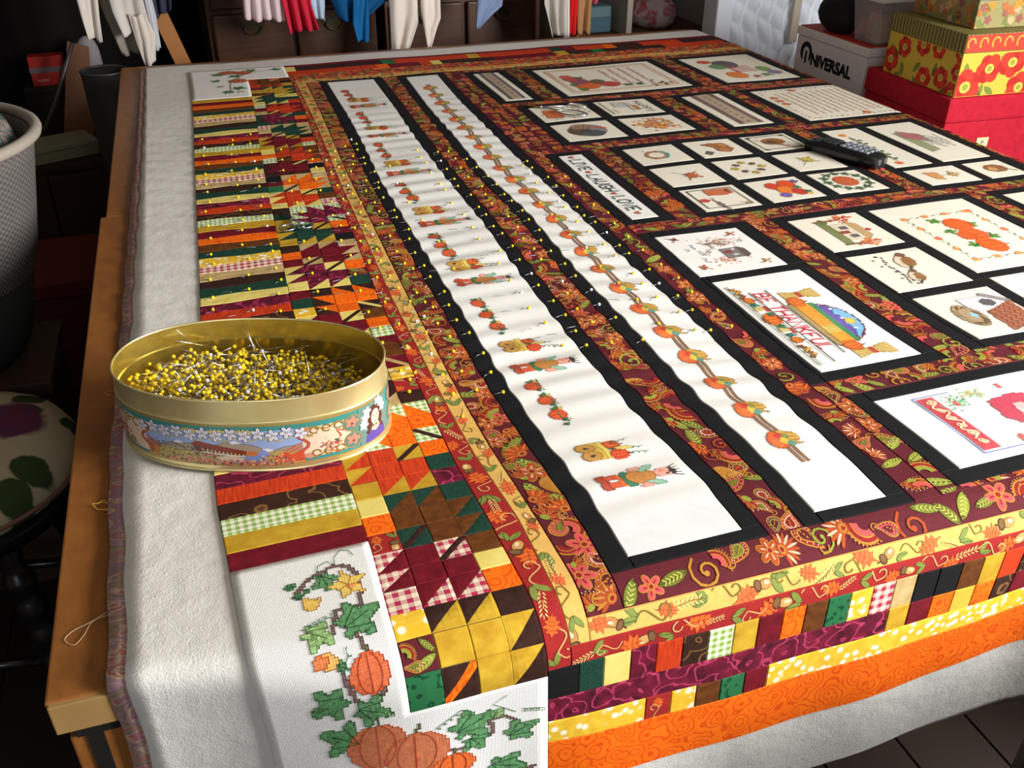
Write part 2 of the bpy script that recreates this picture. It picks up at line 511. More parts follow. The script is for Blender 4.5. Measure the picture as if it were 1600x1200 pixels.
CREP = dict(leaf=((222, 110, 62), (186, 78, 36)), nut=(190, 140, 82), green=(126, 142, 72), vine=(128, 110, 48), sprig=(236, 206, 130))
def border_motifs(pal): return [k_leaf(pal), k_acorn(pal), k_green(pal), k_curl(pal), k_leaf(pal), k_sprig(pal), k_green(pal), k_curl(pal)]
REDM = border_motifs(REDP); CREM = border_motifs(CREP)
def scatter(u0, u1, s0, s1, motifs, size, step, detail=True, ordered=False):
    """motifs laid over a piece of printed cloth, cut off at its edges"""
    out = []
    w, hgt = u1 - u0, s1 - s0
    nu = max(1, round(w / step)); ns = max(1, round(hgt / step)); k0 = rnd.randrange(8)
    for i in range(nu):
        for j in range(ns):
            k0 += 1
            cu = u0 + (i + .5 + rnd.uniform(-.28, .28)) * w / nu; cs = s0 + (j + .5 + rnd.uniform(-.28, .28)) * hgt / ns
            f = motifs[k0 % len(motifs)] if ordered else rnd.choice(motifs)
            sc = size * rnd.uniform(.8, 1.25); a = rnd.uniform(0, 6.283) if not ordered else (math.pi / 2 if hgt > w else 0) + rnd.choice((0, math.pi)) + rnd.uniform(-.5, .5)
            c, q = math.cos(a) * sc, math.sin(a) * sc
            for k, (p, col) in enumerate(f(detail)):
                pp = clip_poly([(cu + x * c - y * q, cs + x * q + y * c) for x, y in p], u0 + .0018, u1 - .0018, s0 + .0018, s1 - .0018)
                if len(pp) >= 3: out.append((pp, col, k))
    return out
H0, H1 = .0004, .0024
def steps(a, b, c):
    n = max(1, math.ceil((b - a) / c)); return [a + (b - a) * k / n for k in range(n + 1)]
def var_steps(s0, s1, u0, u1):
    cuts = sorted({s0, s1} | {x for x in (1.15,) if s0 < x < s1}); out = []
    for a, b in zip(cuts[:-1], cuts[1:]):
        c = .011 if (b <= 1.16 or (u1 > .42 and u0 < 1.1)) else .03
        out += steps(a, b, c)[(1 if out else 0):]
    return out
def rect_grid(u0, u1, s0, s1, cu=.03):
    i = .0017
    us = [u0] + steps(u0 + i, u1 - i, cu if s1 > 1.15 or u1 < 2.4 else .015) + [u1]
    ss = [s0] + var_steps(s0 + i, s1 - i, u0, u1) + [s1]
    U, V = np.meshgrid(us, ss, indexing='ij')
    Hh = np.full(U.shape, H1); Hh[0, :] = Hh[-1, :] = H0; Hh[:, 0] = Hh[:, -1] = H0
    nu, nv = U.shape
    idx = np.arange(nu * nv).reshape(nu, nv)
    f = np.stack([idx[:-1, :-1], idx[1:, :-1], idx[1:, 1:], idx[:-1, 1:]], -1).reshape(-1, 4).tolist()
    return U.ravel(), V.ravel(), Hh.ravel(), f
Q = .0455
def rect_patch(name, u0, u1, s0, s1, mat, parent, base=None, prints=None, xyz=quilt_xyz):
    U, V, Hh, f = rect_grid(u0, u1, s0, s1)
    cols = None
    if base is not None:
        cols = [lin(base)] * len(f)
        if prints:
            U, V, Hh = list(U), list(V), list(Hh)
            for p, col, k in prints:
                b = len(U); hh = H1 + .0004 + .00003 * k
                for x, y in p: U.append(x); V.append(y); Hh.append(hh)
                c = lin(col)
                if len(p) <= 4: f.append(tuple(range(b, b + len(p)))); cols.append(c)
                else:
                    for t in tessellate_polygon([[Vector((x, y, 0)) for x, y in p]]):
                        a, b2, c2 = (p[i] for i in t)
                        if (b2[0] - a[0]) * (c2[1] - a[1]) - (b2[1] - a[1]) * (c2[0] - a[0]) < 0: t = t[::-1]
                        f.append(tuple(b + i for i in t)); cols.append(c)
            U, V, Hh = np.array(U), np.array(V), np.array(Hh)
    X = xyz(U, V, Hh)
    return mesh_obj(name, X, f, mat, parent, cols=cols, uv=np.stack([U, V], -1) / Q)
def poly_patch(name, pts, mat, parent, xyz=quilt_xyz, h=0.0):
    bm = bmesh.new()
    ar = sum(pts[i - 1][0] * pts[i][1] - pts[i][0] * pts[i - 1][1] for i in range(len(pts)))
    if ar < 0: pts = pts[::-1]
    fc = bm.faces.new([bm.verts.new((x, y, 0)) for x, y in pts])
    bmesh.ops.inset_region(bm, faces=[fc], thickness=.0015, use_even_offset=True)
    ss = [p[1] for p in pts]; us = [p[0] for p in pts]
    if min(ss) < 1.15:
        for ax, lo, hi in ((1, min(ss), max(ss)), (0, min(us), max(us))):
            c = .012; k = math.ceil(lo / c)
            while k * c < hi:
                no = (1, 0, 0) if ax == 0 else (0, 1, 0); co = (k * c, 0, 0) if ax == 0 else (0, k * c, 0)
                bmesh.ops.bisect_plane(bm, geom=bm.verts[:] + bm.edges[:] + bm.faces[:], plane_co=co, plane_no=no)
                k += 1
    bmesh.ops.triangulate(bm, faces=bm.faces[:])
    bm.verts.index_update()
    U = np.array([v.co.x for v in bm.verts]); V = np.array([v.co.y for v in bm.verts])
    Hh = np.array([H1 - .0006 if v.is_boundary else H1 for v in bm.verts]) + h
    f = [tuple(v.index for v in p.verts) for p in bm.faces]
    bm.free()
    return mesh_obj(name, xyz(U, V, Hh), f, mat, parent, uv=np.stack([U, V], -1) / Q)

# ------------------------------------------------------------------ cross stitch canvas
STROKE = {'A': ['0,0 2,6 4,0', '.8,2.2 3.2,2.2'], 'B': ['0,0 0,6 2.6,6 3.4,5.2 3.2,3.8 2.4,3.2 0,3.2', '2.4,3.2 3.8,2.4 3.8,.8 2.8,0 0,0'], 'E': ['3.6,6 0,6 0,0 3.6,0', '0,3 2.6,3'], 'F': ['3.6,6 0,6 0,0', '0,3 2.6,3'],
          'G': ['3.8,5 2.8,6 1,6 0,4.6 0,1.4 1,0 2.8,0 3.8,1 3.8,2.8 2.2,2.8'], 'H': ['0,0 0,6', '4,0 4,6', '0,3 4,3'], 'I': ['.6,0 .6,6', '0,0 1.2,0', '0,6 1.2,6'], 'K': ['0,0 0,6', '3.6,6 0,2.6', '1.2,3.6 3.8,0'], 'L': ['0,6 0,0 3.4,0'],
          'N': ['0,0 0,6 3.8,0 3.8,6'], 'O': ['1.2,0 0,1.4 0,4.6 1.2,6 2.8,6 4,4.6 4,1.4 2.8,0 1.2,0'], 'P': ['0,0 0,6 2.8,6 3.8,5 3.6,3.6 2.6,3 0,3'], 'T': ['0,6 4,6', '2,6 2,0'], 'U': ['0,6 0,1.4 1,0 2.8,0 3.8,1.4 3.8,6'], 'V': ['0,6 2,0 4,6'], 'Y': ['0,6 2,3 4,6', '2,3 2,0']}
class Canvas:
    def __init__(s, w, h):
        s.w, s.h = w, h
        s.c = np.full((h, w, 3), -1.0)
        s.ev = np.zeros((h, w + 1), int); s.eh = np.zeros((h + 1, w), int)
        s.pal = [None]; s.lines = []
        yy, xx = np.mgrid[0:h, 0:w]; s.X = xx + .5; s.Y = yy + .5
    def put(s, m, col, out=None, jit=.07):
        if not m.any(): return
        c = np.array(lin(col)); s.c[m] = c * (1 + jit * nrg.standard_normal((m.sum(), 1)))
        s.ev[:, 1:-1][m[:, 1:] & m[:, :-1]] = 0; s.eh[1:-1][m[1:] & m[:-1]] = 0
        if out is not None:
            s.pal.append(lin(out)); k = len(s.pal) - 1
            mp = np.pad(m, 1)
            s.ev[mp[1:-1, 1:] != mp[1:-1, :-1]] = k
            s.eh[mp[1:, 1:-1] != mp[:-1, 1:-1]] = k
    def ellipse(s, cx, cy, a, b, col, out=None, rot=0.0, jit=.07):
        c, q = math.cos(rot), math.sin(rot)
        dx, dy = s.X - cx, s.Y - cy
        s.put(((dx * c + dy * q) / a) ** 2 + ((-dx * q + dy * c) / b) ** 2 <= 1, col, out, jit)
    def poly(s, pts, col, out=None, jit=.07):
        m = np.zeros(s.X.shape, bool)
        for i in range(len(pts)):
            (x1, y1), (x2, y2) = pts[i - 1], pts[i]
            if y1 == y2: continue
            cond = ((y1 > s.Y) != (y2 > s.Y)) & (s.X < (x2 - x1) * (s.Y - y1) / (y2 - y1) + x1)
            m ^= cond
        s.put(m, col, out, jit)
    def line(s, pts, w, col, out=None):
        m = np.zeros(s.X.shape, bool)
        for (x1, y1), (x2, y2) in zip(pts[:-1], pts[1:]):
            dx, dy = x2 - x1, y2 - y1; L = dx * dx + dy * dy or 1
            t = np.clip(((s.X - x1) * dx + (s.Y - y1) * dy) / L, 0, 1)
            m |= (s.X - x1 - t * dx) ** 2 + (s.Y - y1 - t * dy) ** 2 <= (w / 2) ** 2
        s.put(m, col, out)
    def back(s, pts, col, w=.22):
        s.lines.append((pts, lin(col), w))
    def box(s, x0, y0, x1, y1, col, out=None):
        s.put((s.X >= x0) & (s.X < x1) & (s.Y >= y0) & (s.Y < y1), col, out)
    def text(s, x, y, txt, col, k=1.5, slant=0.0, w=.3, gap=1.6, serif=False):
        """letters worked in back stitch strokes; k cells per font unit"""
        for ch in txt:
            wd = 1.2 if ch == 'I' else 4
            for st in STROKE.get(ch, []):
                pts = [tuple(float(q) for q in p.split(',')) for p in st.split()]
                P = [(x + (px + slant * py) * k, y + py * k) for px, py in pts]
                s.back(P, col, w)
                if serif:
                    for px, py in (P[0], P[-1]): s.back([(px - k * .55, py), (px + k * .55, py)], col, w * .8)
            x += (wd + gap) * k
        return x
    def scribble(s, x, y, n, col, w=.25, hgt=2.0):
        """a line of handwriting too small to read"""
        pts = []
        for i in range(n):
            pts.append((x + i * .8, y + (hgt * rnd.random() if i % 4 else 0)))
        s.back(pts, col, w)
def stitched(cv, to_us, parent, cell, name='embroidery', h=H1 + .0009, xyz=quilt_xyz, outw=.11):
    V = []; F = []; C = []
    ys, xs = np.nonzero(cv.c[:, :, 0] >= 0)
    g = .05
    n = len(xs); parts = []
    if n:
        q = np.stack([np.stack([xs + g, ys + g], -1), np.stack([xs + 1 - g, ys + g], -1), np.stack([xs + 1 - g, ys + 1 - g], -1), np.stack([xs + g, ys + 1 - g], -1)], 1).astype(float)
        parts.append((q, cv.c[ys, xs], 0.0))
    for arr, ver in ((cv.ev, True), (cv.eh, False)):
        ys, xs = np.nonzero(arr)
        if len(xs):
            o = outw
            if ver: q = np.stack([np.stack([xs - o, ys - o], -1), np.stack([xs + o, ys - o], -1), np.stack([xs + o, ys + 1 + o], -1), np.stack([xs - o, ys + 1 + o], -1)], 1)
            else: q = np.stack([np.stack([xs - o, ys - o], -1), np.stack([xs + 1 + o, ys - o], -1), np.stack([xs + 1 + o, ys + o], -1), np.stack([xs - o, ys + o], -1)], 1)
            parts.append((q.astype(float), np.array([cv.pal[k] for k in arr[ys, xs]]), .0004))
    for pts, col, w in cv.lines:
        r = ribbon(pts, w)
        if r: parts.append((np.array(r, float), np.tile(np.array(col), (len(r), 1)), .0005))
    if not parts: return None
    P = np.concatenate([p[0] for p in parts]); C = np.concatenate([p[1] for p in parts])
    Hh = np.concatenate([np.full(len(p[0]), p[2]) for p in parts])
    u, s = to_us(P[:, :, 0].ravel(), P[:, :, 1].ravel())
    X = xyz(u, s, h + np.repeat(Hh, 4))
    f = np.arange(len(P) * 4).reshape(-1, 4)
    # keep every stitch facing up
    A = X.reshape(-1, 4, 3); nz = np.cross(A[:, 1] - A[:, 0], A[:, 2] - A[:, 0])
    fl = (nz[:, 2] - nz[:, 1]) < 0
    f[fl] = f[fl][:, ::-1]
    o = mesh_obj(name, X, f.tolist(), THREAD, parent, cols=np.clip(C, 0, 1), uv=np.stack([u, s], -1) / Q)
    return tag(o, kind='stuff')
def panel_map(u0, s1, cell):
    return lambda x, y: (u0 + y * cell, s1 - x * cell)
# --- motifs; x runs along the words, y up
OUT = (60, 40, 36)
def pumpkin(cv, x, y, a, b, col=(232, 104, 28), out=(150, 52, 20), ribs=True, stem=True, rot=0):
    if stem: cv.line([(x, y + b * .7), (x + a * .15, y + b * 1.35)], 1.1, (86, 84, 46))
    cv.ellipse(x, y, a, b, col, out, rot, .1)
    if ribs:
        for k in (-.55, 0, .55):
            pts = [(x + k * a * math.sqrt(max(0, 1 - t * t)) * 1.1, y + t * b) for t in [-.95 + .19 * i for i in range(11)]]
            cv.back(pts, out, .16)
def sleaf(cv, x, y, r, rot, col=(84, 146, 88), out=(30, 66, 42), lobes=True):
    r *= .76
    p = []
    for k in range(26):
        t = 2 * math.pi * k / 26
        rr = r * (1 + (.32 * math.cos(5 * t) if lobes else 0)) * (.8 + .25 * math.cos(t))
        p.append((x + rr * math.cos(t + rot), y + rr * math.sin(t + rot)))
    cv.poly(p, col, out, .24)
    for da in (0, .9, -.9):
        cv.back([(x - .5 * r * math.cos(rot), y - .5 * r * math.sin(rot)), (x + .8 * r * math.cos(rot + da), y + .8 * r * math.sin(rot + da))], out, .13)
def maple(cv, x, y, r, rot, col, out=(110, 50, 20)):
    rr = [1.0, .35, .62, .3, .95, .3, .62, .22, .55, .2, .55, .22, .62, .3, .95, .3, .62, .35]
    p = [(x + r * q * math.cos(rot + 2 * math.pi * k / 18), y + r * q * math.sin(rot + 2 * math.pi * k / 18)) for k, q in enumerate(rr)]
    cv.poly(p, col, out, .14)
    cv.back([(x, y), (x - r * 1.25 * math.cos(rot), y - r * 1.25 * math.sin(rot))], out, .2)
def tendril(cv, pts, col=(60, 110, 76), w=.16):
    cv.back(pts, col, w)
def curl_pts(x, y, dx, dy, n=4, a=1.6):
    return [(x + dx * i / 24 + a * math.sin(i * n / 4.0), y + dy * i / 24 + a * math.cos(i * n / 4.0) * .8) for i in range(25)]

# ================================================================== ROOM SHELL
WALL = plain('wall_paint', (98, 88, 76), 0.9, 0.1, var=.05, sc=3)
FLOORM = plain('dark_floorboards', (40, 30, 24), 0.7, 0.2, var=.3, sc=5)
XL, XR, YB, YF, HT = -1.75, 2.26, -1.3, 3.35, 2.5
def struct(name, mb, mat, parent=None):
    o = mb.build(name, mat, parent)
    if parent is None: o['kind'] = 'structure'
    return o
b = MB(); b.box(XL, XR, YB, YF, -.06, 0); floor = struct('floor', b, plain('subfloor', (40, 28, 20), .8))
k = 0
x = XL
bo = MB()
while x < XR - .01:
    bo.box(x + .002, min(x + .138, XR), YB, YF, 0, .006, bev=.001); x += .14
o = bo.build('floorboard', FLOORM, floor); o['kind'] = 'stuff'
b = MB(); b.box(XL, XR, YB, YF, HT, HT + .05); struct('ceiling', b, plain('ceiling_paint', (150, 140, 126), .9))
b = MB(); b.box(XL, XR, YF, YF + .06, 0, HT); struct('wall_back', b, WALL)
b = MB(); b.box(XL - .06, XL, YB, YF, 0, HT); struct('wall_left', b, WALL)
b = MB()
b.box(XL, -1.22, YB - .06, YB, 0, HT); b.box(-.28, XR, YB - .06, YB, 0, HT); b.box(-1.22, -.28, YB - .06, YB, 0, .9); b.box(-1.22, -.28, YB - .06, YB, 2.0, HT)
struct('wall_front', b, WALL)
b = MB()
for x in (-1.22, -.77, -.32): b.box(x, x + .04, YB - .05, YB - .02, .9, 2.0)
for z in (.9, 1.96): b.box(-1.22, -.28, YB - .05, YB - .02, z, z + .04)
struct('window_2', b, plain('window_2_paint', (225, 222, 214), .5))
wy0, wy1, wz0, wz1 = -1.06, .22, .93, 2.18
b = MB()
b.box(XR, XR + .08, YB, wy0, 0, HT); b.box(XR, XR + .08, wy1, YF, 0, HT); b.box(XR, XR + .08, wy0, wy1, 0, wz0); b.box(XR, XR + .08, wy0, wy1, wz1, HT)
struct('wall_right', b, WALL)
b = MB()
for y in (wy0, (wy0 + wy1) / 2 - .02, wy1 - .05): b.box(XR + .02, XR + .06, y, y + .05, wz0, wz1)
for z in (wz0, wz1 - .05): b.box(XR + .02, XR + .06, wy0, wy1, z, z + .05)
b.box(XR - .06, XR, wy0 - .05, wy1 + .05, wz0 - .03, wz0)
struct('window_1', b, plain('window_paint', (225, 222, 214), .5))
for nm, y0, y1, x0, x1 in (('baseboard_back', YF - .015, YF, XL, XR), ('baseboard_left', YB, YF, XL, XL + .015)):
    b = MB(); b.box(x0, x1, y0, y1, 0, .09, bev=.003); struct(nm, b, plain(nm + '_paint', (120, 105, 88), .6))

# ================================================================== TABLE
TOPZ = ZC - S - .0085
t_wood = NT('table_wood', .42, .4)
co = t_wood.obj()
gr = t_wood.noise(t_wood.mapping(co, (22, 2.2, 6)), 1.0, 5, .6, .6)
fine = t_wood.noise(t_wood.mapping(co, (60, 40, 40)), 1.0, 3)
cc = t_wood.mix(t_wood.ramp(gr, .3, .7), c4((132, 80, 36)), c4((102, 59, 26)))
t_wood.color(t_wood.mix(t_wood.ramp(fine, .2, .9), cc, c4((152, 98, 46))))
t_wood.bump(gr, .05)
WOOD = t_wood.m
EDGEW = plain('table_edge_oak', (150, 118, 72), .5, .3, var=.25, sc=22)
DARKW = plain('table_dark_wood', (28, 26, 24), .5, .3)
table = thing('work_table', 'big brown wooden work table under the spread out quilt', 'table', (.62, 1.5, 0))
def in_parent(o, p):
    o.parent = p; o.matrix_parent_inverse = Matrix.Translation(-p.location); return o
def part(mb, name, mat, parent, smooth=False):
    o = mb.build(name, mat, None, smooth); return in_parent(o, parent)
XT0, XT1 = -.328 * S, 2.55 * S
YT0, YT1 = .972 * S, 4.69 * S
jog = 2.79 * S
b = MB(); b.box(XT0, XT1, YT0 + .004, jog, TOPZ - .030, TOPZ, bev=.002); part(b, 'tabletop', WOOD, table)
b = MB(); b.box(XT0 + .008, XT1, jog + .001, YT1, TOPZ - .030, TOPZ, bev=.002); part(b, 'table_leaf', WOOD, table)
b = MB(); b.box(XT0 + .002, XT1 - .01, YT0, YT0 + .006, TOPZ - .031, TOPZ - .0015, bev=.001); o = part(b, 'edge_strip', EDGEW, table)
b = MB(); b.box(XT0 + .014, XT1 - .03, YT0 + .0025, YT1 - .03, TOPZ - .041, TOPZ - .0315); part(b, 'recessed_frame', DARKW, table)
b = MB(); b.box(XT0 + .008, XT1 - .05, YT0 + .0045, YT1 - .05, TOPZ - .20, TOPZ - .0415, bev=.002); part(b, 'apron', WOOD, table)
for lx in (XT0 + .03, XT1 - .13):
    for ly in (YT0 + .012, YT1 - .10):
        b = MB(); b.box(lx, lx + .07, ly + .004, ly + .07, 0, TOPZ - .2005, bev=.004); part(b, 'leg', WOOD, table)
for lx in (XT0 + .020,):
    b = MB(); b.box(lx + .0, lx + .012, YT0 + .003, YT0 + .005, TOPZ - .199, TOPZ - .042); part(b, 'inlay_strip', DARKW, table)

# ================================================================== BACKING AND BATTING
def sheet(name, u0, u1, s0, s1, mat, h, edge, step=.025):
    us = np.array(steps(u0, u1, step)); ss = np.array(sorted(set(steps(s0, min(s1, 1.2), .012) + steps(min(1.2, s1), s1, .03))))
    U, V = np.meshgrid(us, ss, indexing='ij')
    n, mm = U.shape
    Uw = U.copy()
    # uneven cut edges
    Uw[0] += edge * (np.interp(ss, [.5, 1.0, 1.3, 1.5, 2.0, 2.5, 2.9, 4.6], [.002, .002, -.008, -.016, -.008, -.002, .005, .018]) + .002 * np.sin(31 * ss) * 1.0)
    Vw = V.copy(); Vw[:, 0] += edge * .012 * np.sin(7 * us + 1) ; Vw[:, -1] += edge * .006 * np.sin(5 * us)
    X = flat_xyz(Uw.ravel(), Vw.ravel(), np.full(U.size, h))
    idx = np.arange(U.size).reshape(n, mm)
    f = np.stack([idx[:-1, :-1], idx[1:, :-1], idx[1:, 1:], idx[:-1, 1:]], -1).reshape(-1, 4).tolist()
    o = mesh_obj(name, X, f, mat, None, uv=np.stack([U.ravel(), V.ravel()], -1) / Q, smooth=True)
    return o
tb = NT('batting_fleece', .95, .05)
co = tb.uv()
n1 = tb.noise(co, 1.1, 5); n2 = tb.noise(co, 14, 4)
tb.color(tb.mix(n1, c4((214, 212, 206)), c4((226, 224, 218))))
tb.bump(tb.math('ADD', tb.math('MULTIPLY', n1, 3.0), n2), .35, .002)
bat = sheet('batting', -.222, 2.86, .36, 4.605, tb.m, -.0030, 1.0)
tag(bat, 'white fleecy batting sheet spread on the table under the quilt', 'batting'); solid(bat, .0016)
tk = NT('backing_print', .85, .15)
co = tk.uv()
d1 = tk.n('ShaderNodeTexNoise', inp={'Vector': tk.mapping(co, (.5, .9, 1)), 'Scale': 1.0, 'Detail': 5.0, 'Distortion': 2.0})
cr = tk.n('ShaderNodeValToRGB', inp={0: d1.outputs[0]})
cr.color_ramp.interpolation = 'CONSTANT'
els = cr.color_ramp.elements
for pos, c in ((0.0, (136, 112, 128)), (.36, (150, 124, 138)), (.42, (178, 92, 92)), (.455, (196, 176, 140)), (.50, (164, 136, 146)), (.55, (132, 116, 92)), (.585, (150, 150, 110)), (.62, (186, 104, 96)), (.66, (142, 118, 134))):
    e = els.new(pos) if pos > 0 else els[0]
    e.color = c4(c)
tk.color(tk.mix(.35, cr.outputs[0], c4((150, 112, 112)))); weave(tk, co)
back = sheet('backing_fabric', -.247, 2.8, .76, 4.58, tk.m, -.0068, .9)
tag(back, 'mauve and pink printed backing fabric peeking out beneath the white batting', 'fabric'); solid(back, .0004)

# ================================================================== QUILT TOP
quilt = thing('quilt_top', 'autumn patchwork quilt top with stitched panels spread over the table', 'quilt')
RED_BASE, CRE_BASE, MAR_BASE = (158, 40, 38), (224, 178, 96), (94, 32, 40)
def pais(u0, u1, s0, s1, name='sashing'):
    near = s0 < 2.6
    return rect_patch(name, u0, u1, s0, s1, PRINT, quilt, MAR_BASE, scatter(u0, u1, s0, s1, PAISLEY, .0262 if near else .026, .0385 if near else .042, s0 < 2.0))
def prt(name, u0, u1, s0, s1, base, mot):
    return rect_patch(name, u0, u1, s0, s1, PRINT, quilt, base, scatter(u0, u1, s0, s1, mot, .0205, .0295, s0 < 2.2, True))
# -- side border: stripes
STR = ['burgundy', 'gold', 'green_gingham', 'brown_swirl', 'red', 'wine', 'cream', 'dark_green', 'dark_brown', 'tan', 'pink_gingham', 'yellow_floral', 'dark_green', 'brown', 'orange']
n = 62; e0, e1 = 1.126, 3.94
for i in range(n):
    a = e0 + (e1 - e0) * i / n; c = e0 + (e1 - e0) * (i + 1) / n
    rect_patch('stripe', -.08, .137, a, c, FAB[STR[i % 15]], quilt)
# -- side border: maple leaf blocks
LEAFS = [('gold', 'dark_brown', 'orange'), ('burgundy', 'pink_gingham', 'dark_brown'), ('brown', 'dark_green', 'dark_brown'), ('red', 'gold', 'dark_brown'), ('orange', 'green_gingham', 'dark_brown'),
         ('dark_brown', 'tan', 'red'), ('brown', 'burgundy', 'tan'), ('burgundy', 'cream', 'dark_brown'), ('orange', 'dark_brown', 'cream'), ('wine', 'cream', 'dark_brown'), ('burgundy', 'tan', 'dark_brown'),
         ('dark_green', 'gold', 'dark_brown'), ('wine', 'green_gingham', 'black'), ('red', 'cream', 'dark_brown'), ('orange', 'tan', 'dark_brown'), ('burgundy', 'dark_brown', 'cream'), ('red', 'brown', 'dark_brown'),
         ('burgundy', 'gold', 'dark_brown'), ('dark_green', 'tan', 'dark_brown'), ('wine', 'dark_green', 'tan'), ('red', 'burgundy', 'cream'), ('dark_green', 'cream', 'gold'), ('gold', 'dark_green', 'red'), ('brown', 'red', 'tan')]
SIDES = [('yellow_floral', 'PAIS', 'green_leaf'), ('brown', 'cream', 'orange'), ('cream', 'orange', 'REDP'), ('orange', 'dark_green', 'wine'), ('red', 'brown', 'red'), ('yellow_floral', 'REDP', 'dark_brown'), ('brown', 'dark_green', 'tan'), ('brown', 'orange', 'green_gingham'),
         ('burgundy', 'dark_green', 'yellow_floral'), ('orange', 'PAIS', 'dark_green'), ('dark_brown', 'orange', 'burgundy'), ('orange', 'burgundy', 'black'), ('dark_brown', 'dark_green', 'gold'), ('dark_green', 'brown', 'pink_gingham'), ('black', 'burgundy', 'green_leaf'),
         ('orange', 'black', 'cream'), ('cream', 'orange', 'green_gingham'), ('black', 'red', 'green_gingham'), ('pink_gingham', 'tan', 'wine'), ('dark_green', 'orange', 'burgundy'), ('green_gingham', 'burgundy', 'tan'), ('cream', 'dark_green', 'red'), ('wine', 'gold', 'brown'), ('brown', 'dark_brown', 'gold')]
bnd = [.801, .956, 1.089, 1.236] + [1.236 + (4.22 - 1.236) * k / 21 for k in range(1, 22)]
FLIP = {4: True, 8: True, 12: True, 6: True}
c4u = (.328 - .137) / 4
def fabric_rect(name, u0, u1, s0, s1, key, parent):
    if key == 'PAIS': return rect_patch(name, u0, u1, s0, s1, PRINT, parent, MAR_BASE, scatter(u0, u1, s0, s1, PAISLEY, .017, .03))
    if key == 'REDP': return rect_patch(name, u0, u1, s0, s1, PRINT, parent, RED_BASE, scatter(u0, u1, s0, s1, REDM, .016, .03, True, True))
    return rect_patch(name, u0, u1, s0, s1, FAB[key], parent)
for bi in range(24):
    sb, st = bnd[bi], bnd[bi + 1]
    side_left = bi % 2 == 0
    lf, bgk, stm = LEAFS[bi]
    u0 = .137 + (c4u if side_left else 0)
    us = [u0 + c4u * k for k in range(4)]
    if bi == 0: ss = [.801, .861, .911, .956]
    elif bi == 1: ss = [.956, 1.004, 1.044, 1.089]
    else: ss = [sb + (st - sb) * k / 3 for k in range(4)]
    rot, flip = not side_left, FLIP.get(bi, False)
    for r in range(3):
        fabric_rect('square', .137 if side_left else .328 - c4u, .137 + c4u if side_left else .328, ss[2 - r], ss[3 - r], SIDES[bi][r], quilt)
    blk = bpy.data.objects.new('leaf_block', None); COL.objects.link(blk); blk.parent = quilt; blk.empty_display_size = .02
    def cellrect(c, r):
        if rot: c, r = 2 - c, 2 - r
        if flip: c = 2 - c
        return us[c], us[c + 1], ss[2 - r], ss[3 - r]
    def cellpoly(c, r, pts):
        out = []
        a, b2, d, e = cellrect(c, r)
        for x, y in pts:
            if rot: x, y = 1 - x, 1 - y
            if flip: x = 1 - x
            out.append((a + (b2 - a) * x, d + (e - d) * y))
        return out
    TLh, BRh = [(0, 0), (1, 1), (0, 1)], [(0, 0), (1, 0), (1, 1)]
    F_l, F_b = FAB[lf], FAB[bgk]
    for c, r in ((0, 1), (1, 1), (1, 2)): rect_patch('leaf_patch', *cellrect(c, r), F_l, blk)
    rect_patch('background_patch', *cellrect(2, 0), F_b, blk)
    for c, r in ((0, 0), (1, 0)):
        poly_patch('leaf_point', cellpoly(c, r, BRh), F_l, blk); poly_patch('background_patch', cellpoly(c, r, TLh), F_b, blk)
    for c, r in ((2, 1), (2, 2)):
        poly_patch('leaf_point', cellpoly(c, r, TLh), F_l, blk); poly_patch('background_patch', cellpoly(c, r, BRh), F_b, blk)
    poly_patch('background_patch', cellpoly(0, 2, [(0, .16), (.84, 1), (0, 1)]), F_b, blk)
    poly_patch('background_patch', cellpoly(0, 2, [(.16, 0), (1, 0), (1, .84)]), F_b, blk)
    poly_patch('leaf_stem', cellpoly(0, 2, [(0, 0), (.16, 0), (1, .84), (1, 1), (.84, 1), (0, .16)]), FAB[stm], blk)
# -- narrow printed borders
prt('border_strip', .328, .363, .811, 4.25, RED_BASE, REDM)['label'] = 'red leaf print border strip'
prt('border_strip', .363, .40, .845, 4.155, CRE_BASE, CREM)['label'] = 'golden leaf print border strip'
for a, c in ((.363, 1.5), (1.5, 2.72)):
    prt('border_strip', a, c, .811, .845, RED_BASE, REDM); prt('border_strip', a, c, 4.155, 4.245, RED_BASE, REDM)
for a, c in ((.40, 1.5), (1.5, 2.72)):
    prt('border_strip', a, c, .845, .88, CRE_BASE, CREM); prt('border_strip', a, c, 4.095, 4.155, CRE_BASE, CREM)
# -- end border rows
row = ['black', 'dark_green', 'cream', 'wine', 'red', 'brown_swirl', 'green_gingham', 'gold', 'burgundy', 'orange', 'brown', 'green_leaf', 'yellow_floral', 'pink_gingham', 'tan', 'black', 'black', 'brown', 'gold', 'red']
u = .328; i = 0
while u < 2.7:
    w = .0505 if i == 0 else .0437
    fabric_rect('square', u, u + w, .748, .811, row[i] if i < len(row) else rnd.choice(row), quilt); u += w; i += 1
rect_patch('border_strip', .328, .9467, .697, .748, FAB['wine'], quilt)
u = .9467
for k in ['gold', 'burgundy', 'orange', 'gold_light', 'orange', 'brown_swirl'] + [rnd.choice(row) for _ in range(6)]:
    fabric_rect('square', u, u + .0437, .697, .748, k, quilt); u += .0437
rect_patch('border_strip', u, 2.7, .697, .748, FAB['wine'], quilt)
rect_patch('border_strip', .328, .499, .648, .697, FAB['yellow_floral'], quilt)
u = .499
for k in ('REDP', 'yellow_floral', 'brown', 'green_leaf', 'burgundy'):
    w = .0437
    fabric_rect('square', u, u + w, .648, .697, k, quilt); u += w
rect_patch('border_strip', u, 2.7, .648, .697, FAB['yellow_floral'], quilt)
rect_patch('border_strip', .328, 2.7, .540, .648, FAB['orange'], quilt)
